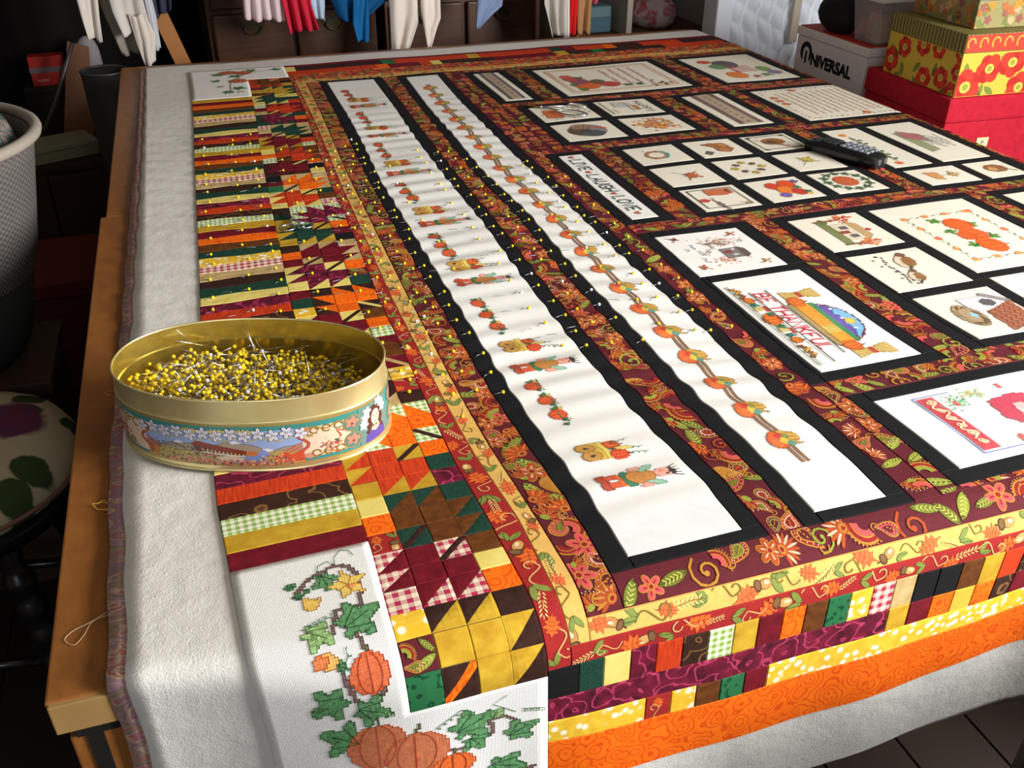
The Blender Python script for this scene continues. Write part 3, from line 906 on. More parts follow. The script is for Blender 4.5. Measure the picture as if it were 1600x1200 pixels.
# far end rows
rect_patch('border_strip', .328, 2.7, 4.400, 4.43, FAB['burgundy'], quilt)
for r, (a, c) in enumerate(((4.245, 4.32), (4.32, 4.40))):
    u = .328
    while u < 2.6:
        if rnd.random() < .45:
            w = rnd.uniform(.12, .4); k = rnd.choice(('dark_brown', 'red', 'burgundy'))
        else: w = .062; k = rnd.choice(('gold', 'dark_green', 'cream', 'orange', 'red', 'green_leaf', 'green_gingham', 'burgundy'))
        w = min(w, 2.66 - u); fabric_rect('square' if w < .1 else 'border_strip', u, u + w, a, c, k, quilt); u += w
# -- corner panels of aida cloth (L shaped)
def ell_panel(name, rects, holes_fn, label):
    us = sorted({x for r in rects for x in steps(r[0], r[1], .016)}); ss = sorted({x for r in rects for x in steps(r[2], r[3], .012)})
    us = [x for k, x in enumerate(us) if k == 0 or x - us[k - 1] > 1e-5]; ss = [x for k, x in enumerate(ss) if k == 0 or x - ss[k - 1] > 1e-5]
    U, V = np.meshgrid(us, ss, indexing='ij'); idx = np.arange(U.size).reshape(U.shape)
    f = []; use = set()
    for a in range(len(us) - 1):
        for c in range(len(ss) - 1):
            cu, cs = (us[a] + us[a + 1]) / 2, (ss[c] + ss[c + 1]) / 2
            if any(r[0] < cu < r[1] and r[2] < cs < r[3] for r in rects):
                q = (idx[a, c], idx[a + 1, c], idx[a + 1, c + 1], idx[a, c + 1]); f.append(q); use |= set(q)
    use = sorted(use); mp = {k: i for i, k in enumerate(use)}
    uu = U.ravel()[use]; vv = V.ravel()[use]
    o = mesh_obj(name, quilt_xyz(uu, vv, np.full(len(uu), H1)), [tuple(int(mp[k]) for k in q) for q in f], FAB['aida'], quilt, uv=np.stack([uu, vv], -1) / Q, smooth=True)
    o['label'] = label; solid(o, .0009)
    return o
corner = ell_panel('corner_panel', [(-.08, .137, .46, 1.126), (-.08, .328, .46, .801)], None, 'white corner panel stitched with pumpkins, leaves and a vine')
corner2 = ell_panel('corner_panel', [(-.08, .137, 3.94, 4.43), (-.08, .328, 4.22, 4.43)], None, 'far corner panel stitched with pumpkins and leaves')
cell = .0046
cv = Canvas(92, 146)   # u from -.08, s from .455
ku = lambda u: (u + .08) / cell
ks = lambda s: (s - .455) / cell
VINE = (120, 92, 84)
def vine(cv, pts, out=(70, 44, 40)): cv.line([(ku(a), ks(c)) for a, c in pts], 1.2, VINE, out)
vine(cv, [(.012, 1.047), (.028, 1.064), (.050, 1.076), (.075, 1.085), (.096, 1.078), (.106, 1.056), (.105, 1.02), (.100, .992), (.080, .993), (.062, .990), (.055, .968), (.048, .95), (.052, .955)])
vine(cv, [(.083, .942), (.088, .925), (.095, .905), (.097, .89)])
vine(cv, [(.050, .895), (.055, .87), (.062, .85), (.078, .835), (.094, .838), (.106, .855), (.105, .865)])
vine(cv, [(.062, .872), (.073, .886)])
vine(cv, [(.135, .70), (.17, .705), (.20, .69), (.225, .70), (.25, .705), (.245, .74), (.265, .74), (.285, .72), (.27, .69)])
sleaf(cv, ku(.055), ks(1.060), 6.2, -1.3); sleaf(cv, ku(.005), ks(1.060), 2.6, 2.6, lobes=False); sleaf(cv, ku(.026), ks(1.046), 1.8, -.6, lobes=False)
cv.poly([(ku(.089) + x, ks(1.038) + y) for x, y in star(5, 7.4, 3.6, .5)], (242, 206, 88), (150, 96, 40)); [cv.back([(ku(.089), ks(1.038)), (ku(.089) + 3.4 * math.cos(t), ks(1.038) + 3.4 * math.sin(t))], (170, 110, 50), .14) for t in (1.13, 2.39, 3.64, 4.9, 6.15)]; cv.ellipse(ku(.092), ks(1.034), 1.6, 1.6, (240, 150, 70))
cv.poly([(ku(.015), ks(1.034)), (ku(.038), ks(1.02)), (ku(.045), ks(1.028)), (ku(.040), ks(1.012)), (ku(.034), ks(1.000)), (ku(.020), ks(1.002))], (240, 196, 84), (150, 90, 40)); sleaf(cv, ku(.012), ks(1.034), 2.6, 1.6, lobes=False)
sleaf(cv, ku(.083), ks(.962), 10.5, .5); sleaf(cv, ku(.022), ks(.957), 7.4, -.6, (150, 190, 116), (64, 96, 60))
cv.poly([(ku(.018), ks(.922)), (ku(.040), ks(.922)), (ku(.05), ks(.908)), (ku(.042), ks(.9)), (ku(.026), ks(.902)), (ku(.014), ks(.912))], (244, 190, 96), (150, 84, 40)); cv.ellipse(ku(.022), ks(.914), 2.6, 1.8, (240, 130, 66), (170, 70, 30)); sleaf(cv, ku(.05), ks(.902), 2.6, -.6, lobes=False)
pumpkin(cv, ku(.089), ks(.881), 6.4, 6.2, (238, 106, 48), (160, 50, 24))
sleaf(cv, ku(.030), ks(.852), 9.0, 3.6); sleaf(cv, ku(.075), ks(.826), 8.2, -.4); cv.poly([(ku(.098), ks(.822)), (ku(.112), ks(.806)), (ku(.116), ks(.800)), (ku(.106), ks(.808))], (176, 210, 140), (64, 96, 60))
sleaf(cv, ku(.040), ks(.772), 10, 2.6)
pumpkin(cv, ku(.083), ks(.748), 10.2, 9.6, (206, 112, 66), (170, 56, 34)); pumpkin(cv, ku(.140), ks(.712), 10.4, 9.8, (206, 112, 66), (170, 56, 34))
sleaf(cv, ku(.213), ks(.738), 9.8, .4); sleaf(cv, ku(.222), ks(.70), 6, -1); sleaf(cv, ku(.283), ks(.694), 7.6, .5); sleaf(cv, ku(.255), ks(.748), 3.4, .4, (150, 190, 116), (64, 96, 60), False)
sleaf(cv, ku(.06), ks(.66), 9, 3); pumpkin(cv, ku(.19), ks(.655), 7, 6.5); sleaf(cv, ku(.26), ks(.62), 9, -.5); vine(cv, [(.1, .66), (.15, .63), (.2, .6), (.26, .58), (.31, .6)])
tendril(cv, [(ku(.046), ks(1.075)), (ku(.05), ks(1.092)), (ku(.066), ks(1.098)), (ku(.076), ks(1.088)), (ku(.078), ks(1.104)), (ku(.09), ks(1.118)), (ku(.102), ks(1.114)), (ku(.108), ks(1.10))])
tendril(cv, curl_pts(ku(.052), ks(.985), -9, -3.2, 5, 1.1)); tendril(cv, curl_pts(ku(.097), ks(.93), 4, 4.5, 2, .9)); tendril(cv, curl_pts(ku(.058), ks(.89), 2, 7, 2, 1.0))
tendril(cv, curl_pts(ku(.170), ks(.752), 9, 6, 5, 1.0)); tendril(cv, curl_pts(ku(.292), ks(.742), 7, -2, 4, 1.0)); tendril(cv, [(ku(.282), ks(.742)), (ku(.25), ks(.772)), (ku(.27), ks(.785))])
stitched(cv, lambda x, y: (-.08 + x * cell, .455 + y * cell), corner, cell)
cv = Canvas(92, 110); ks2 = lambda s: (s - 3.93) / cell
for a, c, r in ((.03, 4.33, 9), (.10, 4.29, 8), (.09, 4.08, 8), (.05, 4.03, 7), (.17, 4.37, 8), (.28, 4.37, 7), (.02, 4.22, 6)): sleaf(cv, ku(a), ks2(c), r, rnd.uniform(0, 6))
for a, c in ((.07, 4.36), (.13, 4.34), (.10, 4.2)): pumpkin(cv, ku(a), ks2(c), 8, 7, (206, 100, 56))
for a, c in ((.03, 4.12), (.1, 4.02)): maple(cv, ku(a), ks2(c), 5, 1, (220, 170, 120), (140, 90, 60))
cv.line([(ku(.06), ks2(4.0)), (ku(.07), ks2(4.2)), (ku(.14), ks2(4.33)), (ku(.3), ks2(4.38))], 1, VINE)
stitched(cv, lambda x, y: (-.08 + x * cell, 3.93 + y * cell), corner2, cell)

# -- framed panels: (outer frame, cream pieces)
def complement(outer, holes):
    us = sorted({outer[0], outer[1]} | {x for h in holes for x in h[:2]}); ss = sorted({outer[2], outer[3]} | {x for h in holes for x in h[2:]})
    ok = {}
    for i in range(len(us) - 1):
        for j in range(len(ss) - 1):
            cu, cs = (us[i] + us[i + 1]) / 2, (ss[j] + ss[j + 1]) / 2
            ok[i, j] = outer[0] < cu < outer[1] and outer[2] < cs < outer[3] and not any(h[0] < cu < h[1] and h[2] < cs < h[3] for h in holes)
    out = []
    done = set()
    for i in range(len(us) - 1):
        for j in range(len(ss) - 1):
            if not ok[i, j] or (i, j) in done: continue
            best = None
            for mode in (0, 1):
                i2, j2 = i, j
                def free(a, b2, c, d): return all(ok.get((x, y), False) and (x, y) not in done for x in range(a, b2 + 1) for y in range(c, d + 1))
                order = ('j', 'i') if mode == 0 else ('i', 'j')
                for dd in order:
                    while True:
                        ni, nj = (i2, j2 + 1) if dd == 'j' else (i2 + 1, j2)
                        if free(i, ni, j, nj): i2, j2 = ni, nj
                        else: break
                ar = (us[i2 + 1] - us[i]) * (ss[j2 + 1] - ss[j])
                if best is None or ar > best[0]: best = (ar, i2, j2)
            _, i2, j2 = best
            for x in range(i, i2 + 1):
                for y in range(j, j2 + 1): done.add((x, y))
            out.append((us[i], us[i2 + 1], ss[j], ss[j2 + 1]))
    return out
B = .037
FR = {
 'strip_farm': ((.46, .735, .937, 4.107), [(.50, .70, .962, 4.07)]),
 'strip_corn': ((.803, 1.02, .937, 4.09), [(.84, .983, .963, 4.05)]),
 'samp1': ((1.118, 1.307, 3.513, 4.057), [(1.155, 1.27, 3.55, 4.02)]),
 'thanks': ((1.385, 2.022, 3.513, 4.04), [(1.422, 1.982, 3.55, 4.0)]),
 'give': ((2.103, 2.535, 3.503, 4.035), [(2.14, 2.497, 3.54, 3.997)]),
 'four': ((1.168, 1.735, 2.948, 3.467), [(1.205, 1.43, 3.23, 3.43), (1.475, 1.698, 3.23, 3.43), (1.205, 1.43, 2.985, 3.188), (1.475, 1.698, 2.985, 3.188)]),
 'samp2': ((1.813, 2.055, 2.938, 3.437), [(1.85, 2.018, 2.975, 3.40)]),
 'cal': ((2.117, 2.655, 2.91, 3.42), [(2.154, 2.615, 2.947, 3.383)]),
 'live': ((1.073, 1.232, 2.22, 2.885), [(1.11, 1.195, 2.257, 2.85)]),
 'nine': ((1.306, 2.013, 2.213, 2.888), [(a, c, d, e) for a, c in ((1.343, 1.529), (1.567, 1.75), (1.794, 1.976)) for d, e in ((2.25, 2.43), (2.462, 2.638), (2.675, 2.85))]),
 'phone': ((2.077, 2.535, 2.19, 2.857), [(2.115, 2.263, 2.405, 2.82), (2.305, 2.498, 2.405, 2.82), (2.115, 2.263 + .045, 2.227, 2.37), (2.345, 2.49, 2.227, 2.37)]),
 'house': ((1.075, 1.412, 1.322, 2.158), [(1.112, 1.365, 1.858, 2.12), (1.125, 1.375, 1.36, 1.822)]),
 'birds': ((1.485, 2.161, 1.337, 2.15), [(1.523, 1.749, 1.887, 2.112), (1.53, 1.752, 1.633, 1.85), (1.538, 1.759, 1.374, 1.596), (1.79, 2.123, 1.665, 2.108), (1.797, 2.123, 1.374, 1.633)]),
 'upper': ((2.23, 2.56, 1.337, 2.137), [(2.267, 2.52, 1.374, 2.10)]),
 'big': ((1.112, 1.80, .95, 1.263), [(1.15, 1.765, .987, 1.226)]),
 'other': ((1.87, 2.56, .95, 1.263), [(1.907, 2.52, .987, 1.226)]),
}
PLAB = {'strip_farm': ['long white strip stitched with farmers, carts and pumpkin vines'], 'strip_corn': ['long white strip stitched with a row of cornucopias'], 'live': ['narrow panel stitched LIVE LAUGH LOVE'], 'cal': ['large panel of small text bordered with pumpkins'],
        'house': ['panel stitched with a house, trees and leaves', 'panel stitched BE THANKFUL under a harvest arch'], 'birds': ['panel stitched with a house between trees', 'panel stitched with two birds on a branch', 'panel stitched with a birdhouse and nest', 'panel stitched with four pumpkins in a vine border', None], 'big': ['big panel with a red scrolled band and red motifs']}
PANEL = {}
for nm, (outer, whites) in FR.items():
    for r in complement(outer, whites):
        rect_patch('frame_strip', *r, FAB['black'], quilt)
    PANEL[nm] = []
    for k, w in enumerate(whites):
        o = rect_patch('panel', *w, AIDA if nm in ('strip_farm', 'strip_corn', 'live', 'house', 'big') else AIDA2, quilt)
        lb = PLAB.get(nm, [])
        if k < len(lb) and lb[k]: o['label'] = lb[k]
        PANEL[nm].append((o, w))
for r in complement((.40, 2.70, .88, 4.095), [f[0] for f in FR.values()]):
    pais(*r)

# ================================================================== STITCHED PICTURES
def canv(nm, k=0, cell=.0046):
    o, (u0, u1, s0, s1) = PANEL[nm][k]
    return Canvas(round((s1 - s0) / cell), round((u1 - u0) / cell)), o, panel_map(u0, s1, cell), cell
def done(cv, o, mp, cell): stitched(cv, mp, o, cell)
SKIN = (232, 168, 144)
# farm strip
cv, o, mp, cell = canv('strip_farm', 0, .0036)
U0, S1 = .50, 4.07
fx = lambda s: (S1 - s) / cell
fy = lambda u: (u - U0) / cell
class Squeeze:
    """draws on a canvas with widths narrowed about a centre"""
    def __init__(s, cv, cx, k, cy, ky): s.cv, s.cx, s.k, s.cy, s.ky = cv, cx, k, cy, ky
    def x(s, v): return s.cx + (v - s.cx) * s.k
    def y(s, v): return s.cy + (v - s.cy) * s.ky
    def p(s, pts): return [(s.x(a), s.y(b)) for a, b in pts]
    def ellipse(s, x, y, a, b, col, out=None, rot=0.0, jit=.07): s.cv.ellipse(s.x(x), s.y(y), a * s.k, b * s.ky, col, out, rot, jit)
    def box(s, x0, y0, x1, y1, col, out=None): s.cv.box(s.x(x0), s.y(y0), s.x(x1), s.y(y1), col, out)
    def poly(s, pts, col, out=None, jit=.07): s.cv.poly(s.p(pts), col, out, jit)
    def line(s, pts, w, col, out=None): s.cv.line(s.p(pts), w * s.k, col, out)
    def back(s, pts, col, w=.22): s.cv.back(s.p(pts), col, w)
def cart(cv, x, y):
    for dx in (-4.6, 3.6):
        cv.ellipse(x + dx, y - 4.2, 4.6, 4.6, (206, 152, 66), (130, 88, 36))
    cv.box(x - 9, y - 2.5, x + 8, y + 3, (226, 190, 74), (140, 104, 40))
    cv.box(x - 9.5, y + 2, x + 8.5, y + 4.2, (238, 212, 96), (140, 104, 40))
    for dx in (-4.6, 3.6):
        cv.ellipse(x + dx, y - 4.2, 4.4, 4.4, (206, 152, 66), (130, 88, 36)); cv.ellipse(x + dx, y - 4.2, 1.3, 1.3, (60, 44, 30))
    sleaf(cv, x - 5.5, y + 9, 3.6, 2, lobes=False); sleaf(cv, x, y + 7, 3, 1.2)
    pumpkin(cv, x - 4, y + 8, 4.4, 3.6, (240, 112, 40)); pumpkin(cv, x + 5.6, y + 8, 4.6, 4.2, (232, 84, 36))
    cv.ellipse(x + 1, y + 12, 1.6, 4.6, (228, 208, 110), (110, 130, 60), -.2)
    tendril(cv, curl_pts(x - 6, y + 12, -1, 5, 2, .9)); tendril(cv, curl_pts(x + 6, y + 13, 2, 8, 3, 1.0)); tendril(cv, curl_pts(x + 2, y + 15, 1, 5, 2, .8))
def farmer(cv, x, y):
    for dx in (-3.4, 3.0):
        cv.ellipse(x + dx, y - 9, 3.6, 2.6, (190, 70, 40), (110, 34, 24)); cv.box(x + dx - 2, y - 8, x + dx + 2.2, y - 2.6, (214, 84, 40), (120, 40, 24))
    cv.box(x - 5, y - 3, x + 5, y + .5, (232, 110, 36)); cv.ellipse(x, y + 1, 6.6, 2.8, (40, 128, 88), (20, 70, 50))
    cv.ellipse(x, y + 6.5, 5.6, 6.6, (196, 128, 50), (120, 74, 30))
    for sg in (-1, 1):
        cv.ellipse(x + sg * 6.3, y + 11, 2.0, 4.2, (150, 196, 166), (70, 110, 90), -sg * .35); cv.ellipse(x + sg * 7.2, y + 6.5, 1.8, 2.6, SKIN, (170, 100, 90))
    cv.ellipse(x, y + 17, 3.6, 4.4, SKIN, (170, 100, 90)); cv.ellipse(x - 1.5, y + 16, 1, 1, (220, 110, 110)); cv.ellipse(x, y + 20.6, 3.2, 1.4, (58, 40, 40))
    for q in (-4, -2, 0, 2, 4): cv.back([(x + q * .8, y + 20.5), (x + q * 1.3, y + 24)], (50, 40, 44), .22)
    for sg in (-1, 1): cv.ellipse(x + sg * 1.4, y + 18, .5, .5, (40, 30, 30))
def vinerow(x, y, n=3):
    for k in range(n):
        px, py = x + k * 16.6, y + (k - 1) * 1.2
        sleaf(cv, px - 5, py - .5, 3, 2.6); sleaf(cv, px + 5, py + 1.5, 2.6, .4); cv.ellipse(px - 5.5, py + 3, 1.5, 1.5, (222, 200, 90), (130, 120, 60))
        pumpkin(cv, px, py, 5.0, 4.8, (236, 92, 38), stem=False)
        tendril(cv, curl_pts(px + 3, py + 3, 4, 2, 2, .8))
    cv.line([(x - 8, y + 3), (x + 5, y + 1), (x + 20, y + 3), (x + n * 16.6 - 5, y + 1)], .8, (58, 120, 70))
    sleaf(cv, x + n * 16.6 - 7, y + 1, 2.4, .3)
for sf in (1.139, 1.575, 2.012, 2.41, 2.845, 3.257, 3.66):
    X = fx(sf + .096); cart(Squeeze(cv, X, .94, fy(.575), 1.12), X, fy(.572)); X = fx(sf); farmer(Squeeze(cv, X, .92, fy(.575), 1.18), X, fy(.578))
for sv in (1.50, 1.89, 2.315, 2.735, 3.15, 3.55, 3.90): vinerow(fx(sv), fy(.553))
done(cv, o, mp, cell)
# cornucopia strip
cv, o, mp, cell = canv('strip_corn', 0, .0036)
S1 = 4.05
ang = [1.159 - .115 + .1165 * k for k in range(25)]
yc = fy2 = (.905 - .84) / cell
for k, s in enumerate(ang):
    x = (S1 - s) / cell
    for dy in (-1.3, 1.7): cv.box(x - 16.5, yc + dy - 1.0, x + 16.5, yc + dy + 1.0, (134, 92, 54))
cv.c[:, int((S1 - 1.085) / cell):] = -1
for k, s in enumerate(ang[1:]):
    x = (S1 - s) / cell
    cv.poly([(x - 7.5, yc - 3), (x - 8.5, yc + 2), (x - 5, yc + 8), (x + .5, yc + 9.5), (x + 3, yc + 6), (x + 5.5, yc + 9.6), (x + 4.6, yc + 3), (x + 5.5, yc - 3)], (214, 166, 64), (120, 82, 34))
    cv.ellipse(x - .5, yc - 2.6, 7.8, 5.4, (226, 100, 40), (120, 56, 30)); cv.ellipse(x + 2, yc - 4.4, 4, 3, (240, 120, 44)); cv.ellipse(x - 4, yc - 1, 2.6, 2.2, (206, 54, 40))
    cv.ellipse(x + .5, yc + .6, 3.6, 2.2, (232, 200, 64)); cv.ellipse(x + 3.5, yc + 2.6, 2.6, 2.2, (92, 160, 138)); cv.ellipse(x - 3, yc + 2.4, 2.2, 1.6, (120, 150, 70))
    for q in range(3): cv.back([(x - 6 + q * 3.5, yc + 3.5), (x - 4 + q * 3, yc + 8)], (120, 82, 34), .14)
done(cv, o, mp, cell)
# live laugh love
cv, o, mp, cell = canv('live')
def heart(cv, x, y):
    cv.box(x, y + 2, x + 2, y + 4, (190, 70, 50)); cv.box(x + 3, y + 2, x + 5, y + 4, (190, 70, 50)); cv.box(x + 1, y, x + 4, y + 3, (190, 70, 50))
x = 3.0
for wd in ('LIVE', 'LAUGH', 'LOVE'):
    heart(cv, x, 6); x += 8
    x = cv.text(x, 4.5, wd, (30, 58, 48), 1.36, .12, .6, 1.25, True) + .2
heart(cv, x, 6)
done(cv, o, mp, cell)
# be thankful
cv, o, mp, cell = canv('house', 1)
W, H = cv.w, cv.h
py = lambda u: (u - 1.125) / cell
px_ = lambda s: (1.822 - s) / cell
cv.back([(8, 3.0), (95, 3.0)], (70, 80, 40), .22); cv.back([(8, 4.4), (95, 4.4)], (70, 80, 40), .22)
for yy in (12.0, 21.6): cv.back([(18, yy), (94 if yy < 20 else 88, yy)], (66, 72, 46), .34)
cv.text(20, 13.2, 'BE', (196, 40, 62), 1.2, .18, .46, 1.15); cv.text(35, 13.2, 'THANKFUL', (196, 40, 62), 1.2, .18, .46, 1.1)
for dx in (0, 1):
    x0 = 12 if dx == 0 else 76
    for q in range(7): cv.ellipse(x0 + q * 1.7, 5.6 + q % 3, 1.5, 1.2, rnd.choice(((216, 150, 60), (150, 84, 40), (232, 190, 90))), (110, 70, 40))
    pumpkin(cv, (26 if dx == 0 else 70), 7.4, 3, 2.8, (240, 140, 40)); sleaf(cv, (31 if dx == 0 else 64.5), 7, 3.2, 1, (70, 150, 130))
    for q in range(3): cv.box((34 if dx == 0 else 57) + q * 1.2, 5 + 0, (36 if dx == 0 else 59) + q * 1.2, 10, (226, 206, 130), (150, 120, 70))
    for q in range(3): cv.ellipse((35 if dx == 0 else 59) + q * 2.2, 11, 1.2, .9, (206, 60, 50))
pumpkin(cv, 48, 7.6, 6, 4.4, (242, 116, 30)); sleaf(cv, 43, 9.5, 3, 2.4); sleaf(cv, 55, 8, 3.2, .4)
cx, cy = 59, 35
def arch(rx, ry, base, col, out=None):
    pts = [(cx - rx, base)] + [(cx - rx * math.cos(t), base + (ry) * math.sin(t)) for t in [math.pi * k / 20 for k in range(21)]] + [(cx + rx, base)]
    cv.poly(pts, col, out)
arch(23, 24.5, 24.5, (110, 40, 52), (110, 40, 52)); arch(22, 23.2, 25, (240, 240, 232)); arch(21, 22.4, 26.2, (128, 188, 232), (74, 34, 60))
cv.poly([(cx - 17, 38), (cx - 12, 43), (cx - 7, 40), (cx - 2, 43), (cx + 4, 40), (cx + 9, 42), (cx + 14, 39), (cx + 18, 37), (cx + 20, 33), (cx - 20, 33)], (104, 84, 172), (60, 46, 110))
for q in (-12, -2, 9): cv.ellipse(cx + q, 42, 1.6, 1.0, (238, 240, 246))
cv.ellipse(cx + 2, 43.6, 3.4, 2.2, (246, 206, 70), (206, 150, 40))
cv.box(cx - 20.5, 34, cx + 20.5, 36.6, (58, 140, 86)); cv.box(cx - 21, 26.4, cx + 21, 34.2, (240, 168, 44)); cv.box(cx + 2, 26.4, cx + 10, 34.2, (216, 190, 90))
for q in range(9): cv.back([(cx - 19 + q * 2.6, 26.6), (cx - 16.5 + q * 2.6, 34)], (220, 110, 40), .2)
cv.box(cx - 22, 23.0, cx + 22, 26.3, (178, 150, 92), (110, 40, 52))
for sg in (-1, 1):
    bx = cx + sg * 31
    cv.poly([(bx - 5, 26), (bx + 5, 26), (bx + 2.4, 35), (bx + 5.6, 46), (bx - 5.6, 46), (bx - 2.4, 35)], (224, 196, 110), (140, 104, 56))
    for q in range(5): cv.back([(bx - 4 + q * 1.9, 27), (bx - 1.6 + q * .8, 35), (bx - 4.4 + q * 2.1, 45.5)], (150, 112, 60), .15)
    cv.box(bx - 3, 34, bx + 3, 36.6, (206, 40, 44)); pumpkin(cv, cx + sg * 24, 29.5, 5.2, 4.4, (242, 120, 34))
done(cv, o, mp, cell)
# house with trees and leaves
cv, o, mp, cell = canv('house', 0)
for x, y, a, c in ((7, 9, 1, (128, 50, 46)), (47, 8, 4, (196, 96, 54)), (8, 46, 2, (196, 96, 50)), (49, 46, 2, (200, 170, 70))): maple(cv, x, y, 4.4, a, c)
for q in range(90): cv.ellipse(18 + rnd.gauss(0, 3.6), 33 + rnd.gauss(0, 6), .6, .6, rnd.choice(((206, 130, 96), (180, 100, 80), (226, 170, 130), (150, 110, 90))))
for q in range(60): cv.ellipse(42 + rnd.gauss(0, 3), 26 + rnd.gauss(0, 4.5), .6, .6, rnd.choice(((206, 130, 96), (180, 100, 80), (226, 170, 130))))
for q in range(70): cv.ellipse(15 + q * .25 + rnd.gauss(0, .8), 21 + 5 * math.sin(q * .06) + rnd.gauss(0, .8), .5, .5, (178, 150, 134))
for k in range(3): cv.back([(18, 24), (18 + (k - 1) * 4, 38)], (100, 76, 66), .25)
cv.box(27, 28, 40, 39, (128, 124, 120), (70, 66, 66)); cv.poly([(26, 39), (41, 39), (38, 43), (29, 43)], (108, 84, 84), (60, 50, 50)); cv.box(30, 29, 33, 34, (150, 40, 40)); cv.box(35, 33, 37, 36, (230, 226, 210)); cv.box(28, 35, 30, 37, (230, 226, 210))
cv.scribble(17, 14, 9, (90, 110, 130)); cv.scribble(26, 15, 9, (90, 110, 130)); cv.scribble(36, 13, 8, (90, 110, 130)); cv.scribble(17, 46, 6, (90, 110, 130)); cv.scribble(22, 9, 5, (90, 110, 130))
done(cv, o, mp, cell)
# house between two orange trees
cv, o, mp, cell = canv('birds', 0)
cv.box(14, 20, 37, 32, (226, 216, 190), (130, 110, 90)); cv.poly([(12, 32), (39, 32), (34, 38), (16, 38)], (196, 160, 110), (120, 90, 60))
for x in (18, 30): cv.box(x, 24, x + 4, 29, (96, 90, 96), (50, 44, 50))
cv.box(24, 20, 28, 27, (150, 60, 50)); cv.box(8, 14, 42, 20, (120, 130, 76)); cv.ellipse(9, 19, 4, 3, (96, 110, 60)); cv.ellipse(26, 40, 2, 2, (180, 50, 50))
for x, y in ((8, 34), (42, 30)):
    cv.line([(x, 14), (x, y - 3)], 1.6, (120, 84, 54))
    for q in range(40): cv.ellipse(x + rnd.gauss(0, 2.4), y + rnd.gauss(0, 3), 1, 1, rnd.choice(((216, 92, 40), (230, 140, 60), (180, 60, 36))))
done(cv, o, mp, cell)
# birds
cv, o, mp, cell = canv('birds', 1)
cv.line([(6, 20), (16, 16), (28, 18), (40, 14)], .8, (80, 66, 60))
for x, y, k in ((15, 28, 1.0), (33, 22, .75)):
    cv.ellipse(x, y, 8 * k, 5 * k, (226, 206, 176), (110, 84, 66), -.35); cv.ellipse(x + 1, y + 3 * k, 6.5 * k, 3.6 * k, (150, 100, 50), (84, 54, 34), -.35); cv.ellipse(x - 8 * k, y + 4 * k, 3 * k, 2.6 * k, (120, 84, 60), (60, 44, 40)); cv.line([(x + 7 * k, y), (x + 11 * k, y - 3 * k)], 2 * k, (50, 48, 52))
for q in range(10): cv.ellipse(5 + q * 4, 15 + rnd.uniform(-3, 4), 1.2, .8, (64, 66, 74))
done(cv, o, mp, cell)
# birdhouse
cv, o, mp, cell = canv('birds', 2)
cv.poly([(9, 20), (9, 37), (17, 45), (24, 38), (24, 20)], (226, 224, 230), (120, 112, 120)); cv.poly([(6, 37), (17, 48), (19, 46), (8, 34)], (150, 140, 140), (90, 80, 84)); cv.ellipse(16, 34, 3.6, 4, (88, 88, 94), (50, 50, 56))
cv.poly([(17, 47), (40, 44), (46, 24), (25, 26)], (168, 96, 66), (96, 56, 44))
for r in range(5):
    for q in range(6): cv.back([(19 + q * 3.8 + r * 1.3, 45 - r * 4), (21 + q * 3.8 + r * 1.3, 42.5 - r * 4), (23 + q * 3.8 + r * 1.3, 45 - r * 4)], (110, 60, 46), .2)
cv.ellipse(26, 15, 12, 7, (176, 152, 116), (110, 90, 66))
for q in range(40): 
    a = rnd.uniform(0, 6.28); cv.back([(26 + 11 * math.cos(a), 15 + 6.4 * math.sin(a)), (26 + 8 * math.cos(a + .5), 15 + 4 * math.sin(a + .5))], (110, 88, 60), .16)
cv.ellipse(26, 17, 3, 1.6, (150, 200, 220))
done(cv, o, mp, cell)
# four pumpkins with vine border
cv, o, mp, cell = canv('birds', 3)
W, H = cv.w, cv.h
for k in range(24):
    t = k / 24
    for x, y in ((20 + t * 62, 12), (20 + t * 62, 60)):
        if k % 6 == 0: cv.ellipse(x, y, 2.2, 2.2, (236, 110, 70) if k % 12 == 0 else (236, 160, 90))
        else: cv.ellipse(x, y + (k % 2) - .5, .9, .6, (70, 90, 90) if k % 2 else (170, 190, 150))
for k in range(16):
    for x in (20, 82):
        y = 12 + 3 * k
        if k % 5 == 0: cv.ellipse(x, y, 2.2, 2.2, (236, 150, 80))
        else: cv.ellipse(x + (k % 2) - .5, y, .6, .9, (70, 90, 90) if k % 2 else (170, 190, 150))
for x, y in ((29, 28), (38, 46), (44, 26), (57, 46), (66, 26)): sleaf(cv, x, y, 5, x, (96, 160, 60), (50, 100, 40))
for x, y, a, c in ((37, 38, 9, 8.6), (52, 37, 8.6, 7.8), (53, 31, 6, 5.5), (68, 36, 10, 8)): pumpkin(cv, x, y, a, c, (240, 100, 30), (200, 70, 20))
done(cv, o, mp, cell)
cv, o, mp, cell = canv('birds', 4)
for q in range(6): cv.scribble(14, 14 + q * 8, 34, (200, 90, 70), .3, 3)
done(cv, o, mp, cell)
